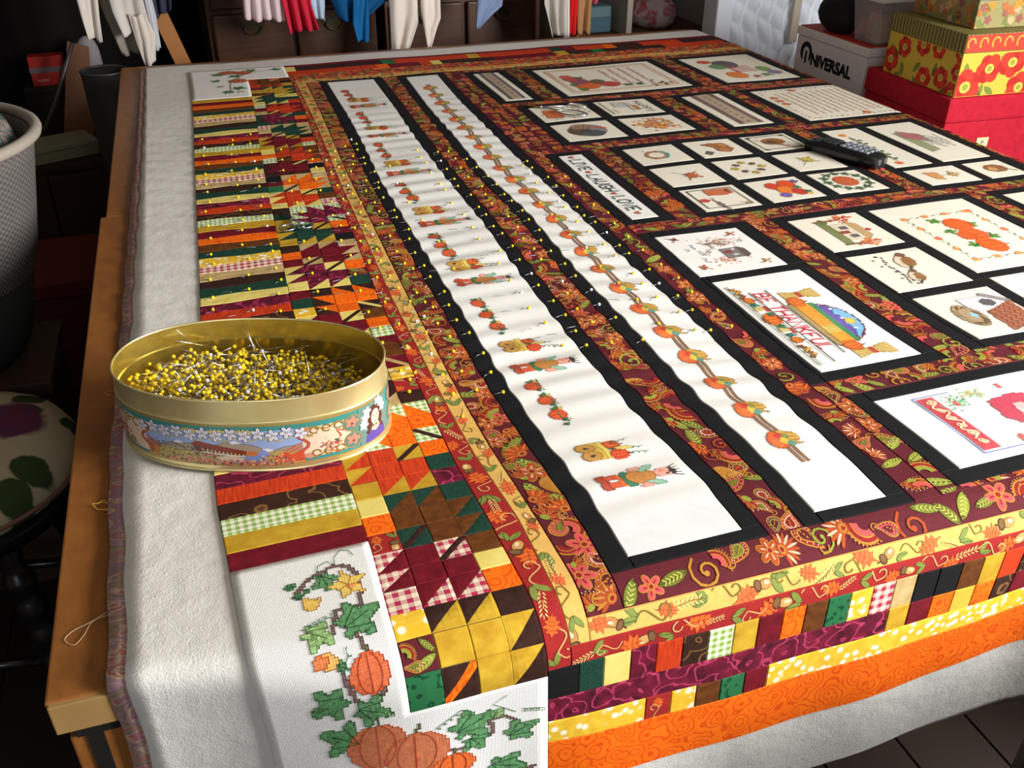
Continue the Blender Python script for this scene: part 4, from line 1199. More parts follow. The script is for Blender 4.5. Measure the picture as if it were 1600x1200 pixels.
# big red panel
cv, o, mp, cell = canv('big')
W, H = cv.w, cv.h
bx = lambda s: (1.226 - s) / cell
by = lambda u: (u - 1.15) / cell
def line_rect(x0, y0, x1, y1, col, w):
    for p, q in (((x0, y0), (x1, y0)), ((x1, y0), (x1, y1)), ((x1, y1), (x0, y1)), ((x0, y1), (x0, y0))): cv.back([p, q], col, w)
line_rect(5, 16, W - 4.5, H - 10, (130, 140, 190), .35)
cv.box(6, 17.4, W - 5.5, 25.2, (206, 64, 76))
pts = [(8 + k * .55, 21.3 + 2.2 * math.sin(k * .42)) for k in range(56)]
cv.back(pts, (236, 208, 168), .45)
for k in range(6): cv.ellipse(11 + k * 6, 21.3, 1.4, 1.4, (240, 222, 206)); cv.back(curl_pts(9 + k * 6, 20, 3, 2, 2, 1.2), (236, 208, 168), .3)
for k in range(60):
    cv.ellipse(13 + rnd.gauss(0, 2.6), 32 + rnd.gauss(0, 3.4), .6, .6, rnd.choice(((120, 190, 140), (170, 210, 170), (90, 160, 110)))); cv.ellipse(10 + rnd.gauss(0, 1.6), 43 + rnd.gauss(0, 2.6), .5, .5, rnd.choice(((230, 190, 120), (150, 190, 130))))
cv.ellipse(14, 31, 2.2, 1.4, (222, 92, 84)); cv.ellipse(8, 42, 1.6, 1.4, (232, 170, 96))
cv.poly([(17, 44), (30, 42), (44, 52), (46, 74), (20, 74), (15, 58)], (206, 66, 92), (150, 80, 90)); cv.poly([(22, 52), (33, 50), (40, 58), (42, 72), (24, 72)], (236, 206, 200), (190, 120, 120))
for q in range(12): cv.back([(23 + q * 1.4, 53), (24 + q * 1.5, 71)], (206, 130, 130), .15)
cv.ellipse(44, 38, 2.8, 2, (222, 92, 84)); cv.ellipse(8, 58, 2.6, 1.2, (222, 100, 92)); cv.ellipse(30, 86, 8, 7, (206, 66, 92), (150, 70, 80)); pumpkin(cv, 25, 100, 8, 7)
done(cv, o, mp, cell)
# nine small squares: (row from far, column)
def nine(c, r): return canv('nine', c * 3 + (2 - r))
cv, o, mp, cell = nine(0, 0)
for k in range(26):
    t = 2 * math.pi * k / 26; cv.ellipse(20 + 7.5 * math.cos(t), 19 + 7.5 * math.sin(t), 2, 1.6, rnd.choice(((190, 124, 84), (206, 150, 110), (150, 96, 66))))
for k in range(9):
    t = math.pi * (.15 + .08 * k); cv.ellipse(20 + 8.6 * math.cos(t), 19 + 8.6 * math.sin(t), 1.5, 1.3, (70, 160, 140))
cv.scribble(8, 12, 5, (150, 140, 130)); done(cv, o, mp, cell)
cv, o, mp, cell = nine(1, 0)
cv.poly([(10, 10), (17, 18), (26, 18), (30, 26), (24, 32), (12, 30), (8, 20)], (170, 104, 52), (90, 54, 34)); cv.ellipse(14, 27, 5, 4, (196, 130, 70), (100, 60, 36)); cv.ellipse(24, 24, 5, 5, (190, 120, 66), (100, 60, 36)); cv.poly([(24, 9), (30, 5), (33, 9), (28, 13)], (96, 92, 80), (60, 56, 50)); done(cv, o, mp, cell)
def rim(cv):
    W, H = cv.w, cv.h; cv.back([(4, 4), (W - 4, 4), (W - 4, H - 4), (4, H - 4), (4, 4)], (70, 80, 60), .5)
cv, o, mp, cell = nine(2, 0)
rim(cv)
for x, y in ((5, 5), (34, 5), (5, 34), (34, 34)): cv.ellipse(x, y, 2.6, 1.8, (80, 96, 70))
cv.ellipse(17, 20, 7.5, 9.5, (176, 116, 52), (110, 66, 34))
for k in range(9): cv.back([(17, 15), (17 + 8 * math.cos(.3 + k * .32), 18 + 9 * math.sin(.3 + k * .32))], (110, 66, 34), .2)
cv.ellipse(19, 16, 4.5, 5, (120, 104, 60), (70, 54, 34)); cv.line([(24, 20), (30, 26)], 2.2, (180, 50, 50)); cv.ellipse(12, 9, 3, 1.4, (230, 180, 150)); done(cv, o, mp, cell)
cv, o, mp, cell = nine(0, 1); maple(cv, 21, 22, 11, .9, (206, 96, 46)); done(cv, o, mp, cell)
cv, o, mp, cell = nine(1, 1)
for k in range(8):
    t = 2 * math.pi * k / 8
    if k % 2: cv.ellipse(19 + 9 * math.cos(t), 20 + 9 * math.sin(t), 3, 2.2, (120, 76, 66), (76, 46, 44), t)
    else: sleaf(cv, 19 + 10 * math.cos(t), 20 + 10 * math.sin(t), 4.4, t, (214, 190, 74), (140, 116, 50))
done(cv, o, mp, cell)
cv, o, mp, cell = nine(2, 1); maple(cv, 18, 19, 11, 2.4, (198, 180, 70), (130, 110, 50)); done(cv, o, mp, cell)
cv, o, mp, cell = nine(0, 2); rim(cv)
cv.poly([(5, 15), (5, 34), (14, 34), (16, 28), (15, 15)], (206, 112, 70), (160, 80, 50)); cv.ellipse(10, 31, 3, 2, (150, 80, 60)); cv.ellipse(8, 31, 1, 1, (50, 40, 40)); cv.ellipse(22, 8, 2.8, 3.6, (196, 74, 60)); maple(cv, 33, 33, 4, 1, (206, 176, 80))
for q in range(4): cv.scribble(19 + q * 3.6, 13 + q, 18, (90, 76, 70), .32, 2.4)
done(cv, o, mp, cell)
cv, o, mp, cell = nine(1, 2)
for x, y, a, c in ((13, 15, 6, (222, 60, 34)), (12, 26, 7, (232, 84, 30)), (22, 20, 7.5, (240, 130, 30)), (27, 27, 6, (206, 50, 36)), (30, 15, 4.5, (116, 92, 170))): cv.ellipse(x, y, a, a * .82, c, (140, 50, 30))
sleaf(cv, 19, 29, 4, 1); sleaf(cv, 28, 32, 4, .5); sleaf(cv, 9, 33, 4, 1.6, (120, 110, 160), (80, 70, 110)); cv.ellipse(32, 32, 2, 2, (226, 190, 90)); done(cv, o, mp, cell)
cv, o, mp, cell = nine(2, 2)
for k in range(12):
    t = 2 * math.pi * k / 12; sleaf(cv, 19 + 14 * math.cos(t), 20 + 14 * math.sin(t), 4.6, t, (84, 120, 86), (46, 70, 50))
pumpkin(cv, 19, 19, 9, 8.5, (206, 100, 50)); done(cv, o, mp, cell)
# four squares
def four(c, r): return canv('four', c if r == 0 else 2 + c)
cv, o, mp, cell = four(0, 0)
for q in range(24): cv.ellipse(rnd.uniform(4, 40), rnd.uniform(4, 45), 1.2, .9, rnd.choice(((110, 150, 110), (196, 120, 90), (150, 110, 140))))
cv.poly([(12, 8), (34, 6), (36, 20), (14, 22)], (216, 112, 50), (150, 70, 36)); done(cv, o, mp, cell)
cv, o, mp, cell = four(1, 0)
cv.ellipse(10, 22, 4, 4, (226, 150, 100)); cv.poly([(6, 14), (20, 12), (22, 26), (10, 30)], (206, 204, 200), (140, 130, 130)); cv.text(7, 34, 'HAPPY', (50, 60, 60), 1.2, 0, .4); cv.poly([(16, 28), (32, 28), (30, 33), (18, 33)], (190, 130, 70)); cv.scribble(10, 24, 30, (100, 130, 130), .35, 2.4); cv.scribble(26, 8, 14, (190, 90, 80), .3); cv.back([(4, 4), (40, 4)], (120, 110, 80), .4); done(cv, o, mp, cell)
cv, o, mp, cell = four(0, 1)
cv.ellipse(22, 24, 15, 15, (150, 140, 136), (96, 84, 84)); cv.ellipse(22, 17, 10, 9, (96, 72, 56), (60, 44, 38)); cv.ellipse(12, 22, 7, 9, (160, 124, 96)); cv.ellipse(30, 26, 8, 9, (76, 84, 88)); cv.line([(15, 32), (20, 40)], 3, (200, 70, 46))
for k in range(12): cv.back([(22, 20), (22 + 15 * math.cos(k * .5), 24 + 15 * math.sin(k * .5))], (80, 70, 80), .2)
done(cv, o, mp, cell)
cv, o, mp, cell = four(1, 1)
for q in range(150): cv.ellipse(22 + rnd.gauss(0, 6), 25 + rnd.gauss(0, 7), 1.7, 1.4, rnd.choice(((226, 130, 44), (232, 170, 70), (206, 84, 44), (216, 190, 90), (170, 120, 110))))
done(cv, o, mp, cell)
# samplers
for nm in ('samp1', 'samp2'):
    cv, o, mp, cell = canv(nm); W, H = cv.w, cv.h
    cv.box(0, H * .22, W - 4, H * .8, (186, 164, 140)); cv.box(0, H * .22, W - 4, H * .34, (120, 92, 84) if nm == 'samp2' else (96, 86, 96)); cv.box(0, H * .68, W - 4, H * .8, (120, 92, 84) if nm == 'samp2' else (96, 86, 96))
    for q in range(9): cv.ellipse(8 + q * W / 10, H * .51, 1.6, 1.4, (110, 90, 80))
    done(cv, o, mp, cell)
# thanks
cv, o, mp, cell = canv('thanks'); W, H = cv.w, cv.h
Lr = lambda q, c: cv.back([(q, q), (W - q, q), (W - q, H - q), (q, H - q), (q, q)], c, .5)
tr = lambda x, y: (W - y * W / H, x * H / W)      # this one reads from the near side
Lr(9, (190, 110, 80)); Lr(12, (216, 150, 96))
for x, y, a, b2, c in ((66, 30, 15, 13, (232, 104, 40)), (70, 52, 9, 9, (200, 70, 60)), (52, 28, 10, 9, (150, 84, 110)), (42, 24, 9, 8, (190, 80, 74)), (58, 44, 8, 7, (110, 90, 60)), (34, 22, 7, 6, (206, 90, 80)), (80, 22, 5, 4, (100, 140, 70))): cv.ellipse(x, y, a, b2, c, (120, 60, 44))
for x, y in ((40, 32), (76, 66), (78, 78), (62, 20)): sleaf(cv, x, y, 6, x)
for q in range(4): cv.scribble(18, 60 + q * 10, 74, (176, 76, 66), .36, 4.0)
for q in range(14): sleaf(cv, 80 + rnd.gauss(0, 4), 98 + rnd.gauss(0, 9), 2.4, q, rnd.choice(((180, 100, 60), (110, 120, 70))))
done(cv, o, mp, cell)
cv, o, mp, cell = canv('give'); W, H = cv.w, cv.h
cv.ellipse(34, 34, 15, 12, (96, 84, 92), (60, 52, 60)); cv.ellipse(20, 18, 7, 7, (206, 80, 50)); cv.ellipse(42, 22, 10, 8, (96, 150, 84), (60, 100, 60))
for k in range(5): cv.line([(44 + k * 5, 30), (44 + k * 5, 52)], 2.4, (180, 50, 60))
cv.line([(42, 30), (68, 32)], 2.4, (180, 50, 60)); cv.ellipse(76, 24, 12, 10, (232, 130, 40), (190, 90, 30)); cv.ellipse(60, 62, 11, 7, (130, 160, 80)); cv.ellipse(74, 66, 8, 7, (140, 120, 160)); sleaf(cv, 80, 52, 8, 1, (120, 160, 100)); maple(cv, 84, 40, 8, 1, (190, 60, 50)); done(cv, o, mp, cell)
cv, o, mp, cell = canv('cal'); W, H = cv.w, cv.h
for q in range(11): cv.scribble(14, 16 + q * 7, 85, (190, 150, 120), .4, 2.6)
for k in range(16):
    for y in (5, H - 5): cv.ellipse(8 + k * 5.2, y, 1, .8, (90, 100, 80) if k % 2 else (206, 130, 96))
for k in range(18):
    for x in (5, W - 5): cv.ellipse(x, 8 + k * 5.2, .8, 1, (90, 100, 80) if k % 2 else (206, 130, 96))
for x, y in ((26, 9), (36, 9), (46, 9), (42, H - 9), (52, H - 9), (62, H - 9), (8, 38), (W - 8, 60)): pumpkin(cv, x, y, 3.6, 3.2, (222, 116, 66), ribs=False)
done(cv, o, mp, cell)
cv, o, mp, cell = canv('phone', 0); cv.ellipse(14, 10, 3, 3, (232, 140, 60)); cv.ellipse(82, 10, 3, 3, (232, 110, 60)); cv.line([(20, 12), (76, 12)], 2, (130, 150, 120))
for q in range(12): sleaf(cv, 24 + q * 4.4, 12 + (q % 2) * 3, 2.4, q, (110, 140, 110), (70, 96, 70))
done(cv, o, mp, cell)
cv, o, mp, cell = canv('phone', 1)
cv.poly([(22, 8), (70, 8), (66, 18), (24, 18)], (150, 160, 120)); cv.poly([(20, 12), (36, 10), (48, 22), (30, 26)], (186, 110, 116), (110, 110, 96)); cv.line([(18, 14), (34, 26), (50, 24)], 1.4, (120, 140, 120))
for q in range(7): cv.scribble(34 + (q % 3) * 4, 20 + q * 2.6, 28, (150, 150, 146), .3, 1.8)
done(cv, o, mp, cell)
cv, o, mp, cell = canv('phone', 2)
cv.poly([(8, 10), (22, 12), (24, 18), (10, 20)], (212, 150, 84), (170, 110, 60)); maple(cv, 16, 29, 8, 1.6, (206, 176, 96)); done(cv, o, mp, cell)
cv, o, mp, cell = canv('phone', 3); cv.ellipse(15, 17, 7.5, 8, (150, 96, 56), (90, 60, 40)); cv.ellipse(16, 14, 4, 3, (206, 160, 90)); cv.line([(18, 24), (24, 29)], 1.2, (120, 90, 60)); done(cv, o, mp, cell)

# ================================================================== COOKIE TIN
SURFZ = ZC - S + .0022 * S
TA, TB, TM, TH = .24501477 * S, .14949205 * S, 2.21388761, .14771344 * S
tin = thing('cookie_tin', 'oval gold tin with a printed alpine scene, full of yellow headed pins', 'tin', (.0098228 * S, 1.53539746 * S, SURFZ + .0009), -.34110466)
NT_ = 128
tt = np.linspace(0, 2 * np.pi, NT_, endpoint=False)
def oval(t, off=0.0):
    c, s = np.cos(t), np.sin(t)
    x = TA * np.sign(c) * np.abs(c) ** (2 / TM); y = TB * np.sign(s) * np.abs(s) ** (2 / TM)
    nx = np.sign(c) * np.abs(c) ** (2 - 2 / TM) / TA; ny = np.sign(s) * np.abs(s) ** (2 - 2 / TM) / TB
    l = np.hypot(nx, ny); return x + off * nx / l, y + off * ny / l
# even spacing along the wall
_td = np.linspace(0, 2 * np.pi, 8001); _x, _y = oval(_td)
_al = np.concatenate([[0], np.cumsum(np.hypot(np.diff(_x), np.diff(_y)))])
PERI = _al[-1]
def t_of(f): return np.interp(np.mod(f, 1.0) * PERI, _al, _td)
def oval_rings(prof, mat, name, parent, cap0=False, cap1=False):
    t = t_of(np.arange(NT_) / NT_); V = []; F = []
    for off, z in prof:
        x, y = oval(t, off); V.append(np.stack([x, y, np.full(NT_, z)], -1))
    for i in range(len(prof) - 1):
        for k in range(NT_):
            k2 = (k + 1) % NT_; F.append((i * NT_ + k, i * NT_ + k2, (i + 1) * NT_ + k2, (i + 1) * NT_ + k))
    if cap0: F.append(tuple(range(NT_))[::-1])
    if cap1: F.append(tuple((len(prof) - 1) * NT_ + k for k in range(NT_)))
    o = mesh_obj(name, np.concatenate(V), F, mat, parent, smooth=True)
    return auto_smooth(o, 35)
tg = NT('gold_lacquer', .38, .5, .82)
co = tg.obj()
tg.color(tg.mix(tg.ramp(tg.noise(co, 30, 4), .35, .7), c4((240, 228, 172)), c4((226, 212, 146))))
tg.bump(tg.noise(co, 120, 2), .03)
GOLDM = tg.m
ti = NT('gold_lining', .24, .5, .85)
ti.color(ti.mix(ti.ramp(ti.noise(ti.obj(), 22, 5), .3, .75), c4((220, 198, 100)), c4((190, 164, 66))))
LINING = ti.m
bead = [(0.0012 * math.sin(math.pi * k / 6), .70 * TH - .0014 + .0028 * k / 6) for k in range(7)]
oval_rings([(0, .0012), (.0006, .004), (0, .006), (0, .69 * TH)] + bead + [(0, .72 * TH), (-.0004, .74 * TH), (-.0004, .985 * TH)], GOLDM, 'body', tin, True)
oval_rings([(.0004, .0), (.0014, .0006), (.0016, .0018), (.0009, .003), (.0, .0034)], GOLDM, 'base_rim', tin)
oval_rings([(-.0006 + .0011 * math.cos(a), TH - .0009 + .0011 * math.sin(a)) for a in [2 * math.pi * k / 8 for k in range(9)]], GOLDM, 'rolled_rim', tin)
oval_rings([(-.0011, .985 * TH), (-.0011, .735 * TH), (-.0020, .72 * TH), (-.0020, .70 * TH), (-.0012, .685 * TH), (-.0012, .002)][::-1], LINING, 'lining', tin, False)
# printed frieze: x runs 0..7.47 along the front half from its left end, y 0..1 up
LZ0, LZ1 = .085 * TH, .665 * TH
LW = (PERI / 2) / (LZ1 - LZ0)
class Frieze:
    def __init__(s): s.V = []; s.F = []; s.C = []
    def put(s, pts, layer, half):
        fr = .5 + half * .5 + np.array([p[0] for p in pts]) / LW * .5
        x, y = oval(t_of(fr), .00025 + .00004 * layer)
        b = len(s.V)
        for i in range(len(pts)): s.V.append((x[i], y[i], LZ0 + pts[i][1] * (LZ1 - LZ0)))
        return b
    def shape(s, pts, col, layer):
        xs = [p[0] for p in pts]; a, c = min(xs), max(xs)
        if c - a > .13:
            n = math.ceil((c - a) / .1)
            for k in range(n):
                q = clip_poly(list(pts), a + (c - a) * k / n, a + (c - a) * (k + 1) / n, -9, 9)
                if len(q) >= 3: s.piece(q, col, layer)
        else: s.piece(pts, col, layer)
    def piece(s, pts, col, layer):
        for half in (0, 1):
            b = s.put(pts, layer, half); n = len(pts)
            tris = [tuple(range(n))] if n <= 4 else [t for t in tessellate_polygon([[Vector((x, y, 0)) for x, y in pts]])]
            for t in tris:
                a = sum(pts[t[i - 1]][0] * pts[t[i]][1] - pts[t[i]][0] * pts[t[i - 1]][1] for i in range(len(t)))
                s.F.append(tuple(b + i for i in (t if a > 0 else t[::-1]))); s.C.append(lin(col))
    def band(s, x0, x1, lo, hi, col, layer, dx=.09):
        n = max(1, math.ceil((x1 - x0) / dx))
        for k in range(n):
            a, c = x0 + (x1 - x0) * k / n, x0 + (x1 - x0) * (k + 1) / n
            s.shape([(a, lo(a) if callable(lo) else lo), (c, lo(c) if callable(lo) else lo), (c, hi(c) if callable(hi) else hi), (a, hi(a) if callable(hi) else hi)], col, layer)
    def line(s, pts, w, col, layer):
        for q in ribbon(pts, w): s.shape(q, col, layer)
fz = Frieze()
TEAL = (58, 138, 132); CRM = (226, 198, 172); GLD = (160, 130, 64); BRD = (92, 62, 40)
fz.band(0, LW, 0, 1, TEAL, 0); fz.band(0, LW, .965, 1, GLD, 1); fz.band(0, LW, 0, .035, GLD, 1)
fz.band(.15, 1.75, .1, .86, CRM, 1); fz.band(4.9, 6.1, .12, .84, CRM, 1)
fz.band(1.75, 5.1, .06, .86, (148, 172, 214), 2)
mt = lambda x: .50 + .07 * math.sin(2.3 * x) + .05 * math.sin(5.1 * x + 1) + .02 * math.sin(11 * x)
fz.band(1.8, 5.08, .06, mt, (158, 146, 128), 3); fz.band(1.8, 5.08, lambda x: mt(x) - .012, mt, (96, 90, 86), 4)
for x in (2.55, 3.1, 3.75, 4.4): fz.shape([(x - .12, mt(x - .12) - .01), (x - .05, mt(x) - .05), (x + .03, mt(x) - .03), (x + .12, mt(x + .12) - .01), (x, mt(x) + .04)], (224, 226, 230), 5)
hl = lambda x: .30 + .05 * math.sin(3 * x + .6)
fz.band(1.75, 5.1, .03, lambda x: hl(x), (176, 160, 92), 4)
fz.shape([(3.55, .06), (4.35, .06), (4.3, .3), (3.95, .34), (3.75, .2)], (112, 142, 196), 5)
# covered bridge
fz.shape([(2.82, .50), (2.95, .60), (3.95, .38), (3.95, .30), (3.1, .44)], (134, 56, 42), 7); fz.shape([(2.86, .50), (3.08, .45), (3.92, .31), (3.92, .22), (3.1, .30), (2.92, .36)], (104, 60, 44), 6)
fz.line([(3.05, .33), (3.92, .24)], .014, (220, 212, 200), 8)
for k in range(10): x = 3.15 + k * .08; fz.shape([(x, .335 - k * .009), (x + .03, .33 - k * .009), (x + .03, .40 - k * .012), (x, .41 - k * .012)], (216, 190, 120), 8)
fz.shape([(3.95, .38), (4.15, .36), (4.2, .28), (3.95, .24)], (196, 116, 60), 6); fz.shape([(4.15, .30), (4.32, .40), (4.45, .28), (4.3, .2)], (120, 150, 206), 6)
for x, y in ((3.42, .16), (3.6, .2), (3.75, .16)): fz.shape(ell(x, y, .16, .07, 0, 10), (206, 184, 166), 7)
for _ in range(520):
    x = rnd.triangular(1.95, 5.05, 2.9 if rnd.random() < .5 else 4.6); y = abs(rnd.gauss(.02, .14)) + .03
    if y > .42 or (3.4 < x < 4.25 and y > .16): continue
    fz.shape(ell(x, y, rnd.uniform(.014, .034), rnd.uniform(.012, .026), rnd.uniform(0, 3), 6), rnd.choice(((206, 84, 84), (226, 150, 120), (66, 104, 84), (190, 70, 60), (230, 196, 120), (90, 60, 56), (222, 120, 130), (120, 140, 90))), 9)
for _ in range(60): fz.shape(ell(rnd.uniform(2.0, 3.0), rnd.uniform(.3, .48), .022, .009, rnd.uniform(0, 3), 5), (96, 60, 48), 9)
# frame scrolls
for x0, d in ((1.75, 1), (5.1, -1)):
    pts = [(x0 + d * (.0 + .12 * math.sin(k * .9)), .84 - .075 * k) for k in range(11)]
    fz.line(pts, .03, BRD, 9); fz.line(pts, .02, (200, 84, 60), 10)
    for k in range(5): fz.line([(x0 + d * .02, .5 - .08 * k), (x0 + d * (.35 - .02 * k), .34 - .07 * k)], .016, (206, 96, 60), 10)
    fz.line([(x0 - d * .2 + .13 * math.cos(a), .74 + .1 * math.sin(a)) for a in [k * .6 for k in range(9)]], .022, GLD, 10)
fz.band(5.12 - .62, 5.1, .06, lambda x: .2 + .12 * abs(math.sin(9 * x)), (206, 80, 52), 8)
# white blossoms along the top
for k, x in enumerate([1.72 + .28 * i for i in range(13)]):
    y = .76 + (.03 if k % 2 else -.02)
    if k in (4, 6, 8): 
        for j in range(5): fz.shape(ell(x + (j - 2) * .05, y + .08, .035, .10, (j - 2) * -.5, 7), (206, 186, 110), 10)
    for j in range(5):
        a = 2 * math.pi * j / 5 + .3 * k
        fz.shape(ell(x + .075 * math.cos(a), y + .085 * math.sin(a), .075, .05, a, 9), (110, 106, 110), 11); fz.shape(ell(x + .075 * math.cos(a), y + .085 * math.sin(a), .06, .037, a, 9), (232, 232, 240), 12)
        fz.line([(x, y), (x + .1 * math.cos(a), y + .11 * math.sin(a))], .006, (130, 140, 190), 13)
    fz.shape(ell(x, y, .022, .024, 0, 7), (206, 170, 90), 13)
    fz.line([(x, y - .1), (x + .14, y - .14), (x + .26, y - .06)], .012, (196, 186, 110), 10)
# gold vine ornaments, roundels, flower basket, lady
for y, sg in ((.80, 1), (.16, -1)):
    for x0 in (5.2, .35):
        fz.line([(x0 + .09 * k, y + sg * .05 * math.sin(k * 1.1)) for k in range(13)], .018, GLD, 8)
        for j in range(4):
            cx_ = x0 + .15 + .25 * j; fz.line([(cx_ + .085 * math.cos(a), y - sg * .04 + .075 * math.sin(a)) for a in [q * .55 for q in range(11)]], .016, GLD, 9); fz.line([(cx_ + .085 * math.cos(a), y - sg * .04 + .075 * math.sin(a)) for a in [q * .55 for q in range(11)]], .006, (88, 74, 40), 10)
        fz.shape(ell(x0, y, .11, .07, 0, 9), (198, 140, 116), 9)
for x in (.9, 5.68):
    for _ in range(46): fz.shape(ell(x + rnd.gauss(0, .1), .34 + rnd.gauss(0, .07), .026, .022, 0, 6), rnd.choice(((206, 96, 90), (66, 100, 80), (226, 190, 150), (176, 70, 64))), 11)
    fz.line([(x + .12, .3), (x + .2, .5), (x + .12, .66), (x + .28, .6)], .02, (196, 74, 52), 10)
for x in (6.14, .02):
    for y in (.70, .28):
        fz.shape(ell(x, y, .21, .2, 0, 16), GLD, 10); fz.shape(ell(x, y, .19, .178, 0, 16), (86, 124, 116), 11)
        for j in range(5): fz.shape(ell(x + .08 * math.cos(j * 1.26), y + .02 + .06 * math.sin(j * 1.26), .08, .05, j * 1.26, 8), (214, 130, 106), 12)
        fz.shape(ell(x, y - .02, .03, .03, 0, 7), (76, 60, 50), 13)
xl = 6.72
fz.band(6.3, 7.14, .04, .96, (98, 134, 126), 9)
fz.shape([(xl - .30, .04), (xl - .26, .22), (xl - .1, .32), (xl + .14, .34), (xl + .3, .24), (xl + .32, .04)], (84, 74, 150), 11)
fz.shape([(xl - .12, .30), (xl - .06, .42), (xl + .10, .42), (xl + .18, .33), (xl + .02, .24)], (232, 184, 158), 12)
fz.shape(ell(xl, .62, .21, .27, -.1, 16), (84, 52, 40), 12)
for sg in (-1, 1): fz.line([(xl + sg * .15, .7), (xl + sg * .22, .5), (xl + sg * .16, .36), (xl + sg * .24, .26)], .045, (84, 52, 40), 12)
fz.shape(ell(xl + .02, .58, .125, .185, -.1, 16), (238, 196, 170), 13)
for sg in (-1, 1): fz.shape(ell(xl + .02 + sg * .05, .61, .022, .012, 0, 6), (60, 44, 44), 14); fz.line([(xl + .02 + sg * .08, .645), (xl + .02 + sg * .03, .65)], .006, (84, 52, 40), 14)
fz.line([(xl + .03, .6), (xl + .045, .53), (xl + .02, .525)], .005, (176, 120, 100), 14); fz.shape(ell(xl + .025, .475, .034, .014, 0, 7), (196, 84, 84), 14)
for fx_, fy_ in ((xl - .26, .66), (xl - .3, .5), (xl - .2, .8), (xl + .22, .84), (xl + .28, .7), (xl + .14, .92)):
    for j in range(5): fz.shape(ell(fx_ + .06 * math.cos(j * 1.26), fy_ + .06 * math.sin(j * 1.26), .06, .036, j * 1.26, 8), (226, 228, 240), 14)
o = mesh_obj('printed_frieze', fz.V, fz.F, ENAMEL, tin, cols=np.array(fz.C), uv=np.zeros((len(fz.V), 2)))
o['label'] = 'printed frieze with flowers, a covered bridge and a lady'

# ================================================================== PINS
HEADY = NT('pin_head_yellow', .3, .5); HEADY.color(c4((246, 212, 20))); HEADY = HEADY.m
HEADW = NT('pin_head_white', .3, .5); HEADW.color(c4((236, 236, 238))); HEADW = HEADW.m
STEEL = NT('pin_steel', .18, .5, 1.0); STEEL.color(c4((200, 200, 205))); STEEL = STEEL.m
STEEL2 = NT('pin_steel_dull', .4, .4, 1.0); STEEL2.color(c4((150, 150, 155))); STEEL2 = STEEL2.m
def ico(r, sub):
    bm = bmesh.new(); bmesh.ops.create_icosphere(bm, subdivisions=sub, radius=r)
    v = [tuple(q.co) for q in bm.verts]; f = [tuple(q.index for q in p.verts) for p in bm.faces]; bm.free(); return v, f
IV, IF = ico(.0021, 2)
def shaft_mesh(pts, r, n=5):
    b = MB(); b.tube(pts, r, n); return b.v, b.f
def mesh_data(name, v, f, mats, mi=None, smooth=True):
    me = bpy.data.meshes.new(name); me.from_pydata([tuple(q) for q in v], [], f)
    for q in mats: me.materials.append(q)
    if mi: me.polygons.foreach_set('material_index', mi)
    me.polygons.foreach_set('use_smooth', np.ones(len(f), bool)); return me
SV, SF = shaft_mesh([(0, 0, 0), (.042, 0, 0), (.0445, 0, 0)], [.00032, .0003, .00005])
shaft_me = mesh_data('pin_shaft', SV, SF, [STEEL]); heady_me = mesh_data('pin_head', IV, IF, [HEADY]); headw_me = mesh_data('pin_head', IV, IF, [HEADW])
def link(me, name, parent=None):
    o = bpy.data.objects.new(name, me); COL.objects.link(o); o.parent = parent; return o
def heap_z(x, y):
    r2 = (x / TA) ** 2 + (y / TB) ** 2
    return TH * (.66 - .13 * (x / TA) - .10 * r2)
rt = tin.matrix_basis.copy()
Mtin = Matrix.Translation(tin.location) @ Matrix.Rotation(-.34110466, 4, 'Z')
def inside(x, y, k=.93): return abs(x / (TA * k)) ** TM + abs(y / (TB * k)) ** TM < 1
def pin_pose(depth):
    while True:
        x, y = rnd.uniform(-TA, TA), rnd.uniform(-TB, TB)
        if not inside(x, y): continue
        z = heap_z(x, y) - depth
        az = rnd.uniform(0, 2 * math.pi); el = rnd.gauss(-.22, .30)
        if rnd.random() < .10: el = rnd.uniform(-.9, -.3)
        d = Vector((math.cos(az) * math.cos(el), math.sin(az) * math.cos(el), math.sin(el)))
        e = Vector((x, y, z)) + d * .0445
        if inside(e.x, e.y, .96) and e.z > .003: return Vector((x, y, z)), d
npin = 285
for k in range(npin):
    p, d = pin_pose(rnd.uniform(-.002, .003))
    if k < 26:      # points upward
        d = Vector((d.x, d.y, abs(d.z) + rnd.uniform(.1, .9))).normalized()
        e = p + d * .0445
        if not inside(e.x, e.y, .96): d = Vector((-d.x * .3, -d.y * .3, d.z)).normalized()
        p.z -= .006
    white = rnd.random() < .08
    o = link(shaft_me, 'loose_pin')
    o.matrix_world = Mtin @ Matrix.Translation(p) @ d.to_track_quat('X', 'Z').to_matrix().to_4x4()
    h = link(headw_me if white else heady_me, 'pin_head', o)
    tag(o, 'loose %s ball headed pin lying in the heap inside the oval tin' % ('white' if white else 'yellow'), 'pin', '%s pins heaped in the tin' % ('white' if white else 'yellow'))
LV, LF = ico(.0021, 1)
V = []; F = []; MI = []
for k in range(2300):
    p, d = pin_pose(rnd.uniform(.001, .028))
    q = d.to_track_quat('X', 'Z').to_matrix()
    b0 = len(V); V += [p + Vector(v) for v in LV]; F += [tuple(i + b0 for i in f) for f in LF]; MI += [0 if rnd.random() > .06 else 1] * len(LF)
    a = q @ Vector((0, .00033, 0)); c = q @ Vector((0, -.00017, .00029)); g = q @ Vector((0, -.00017, -.00029))
    b0 = len(V); e = p + d * .0445; V += [p + a, p + c, p + g, e]; F += [(b0, b0 + 1, b0 + 3), (b0 + 1, b0 + 2, b0 + 3), (b0 + 2, b0, b0 + 3)]; MI += [2] * 3
heap = mesh_obj('pin_heap', [tuple(Mtin @ v) for v in V], F, [HEADY, HEADW, STEEL], None, mi=MI, smooth=True)
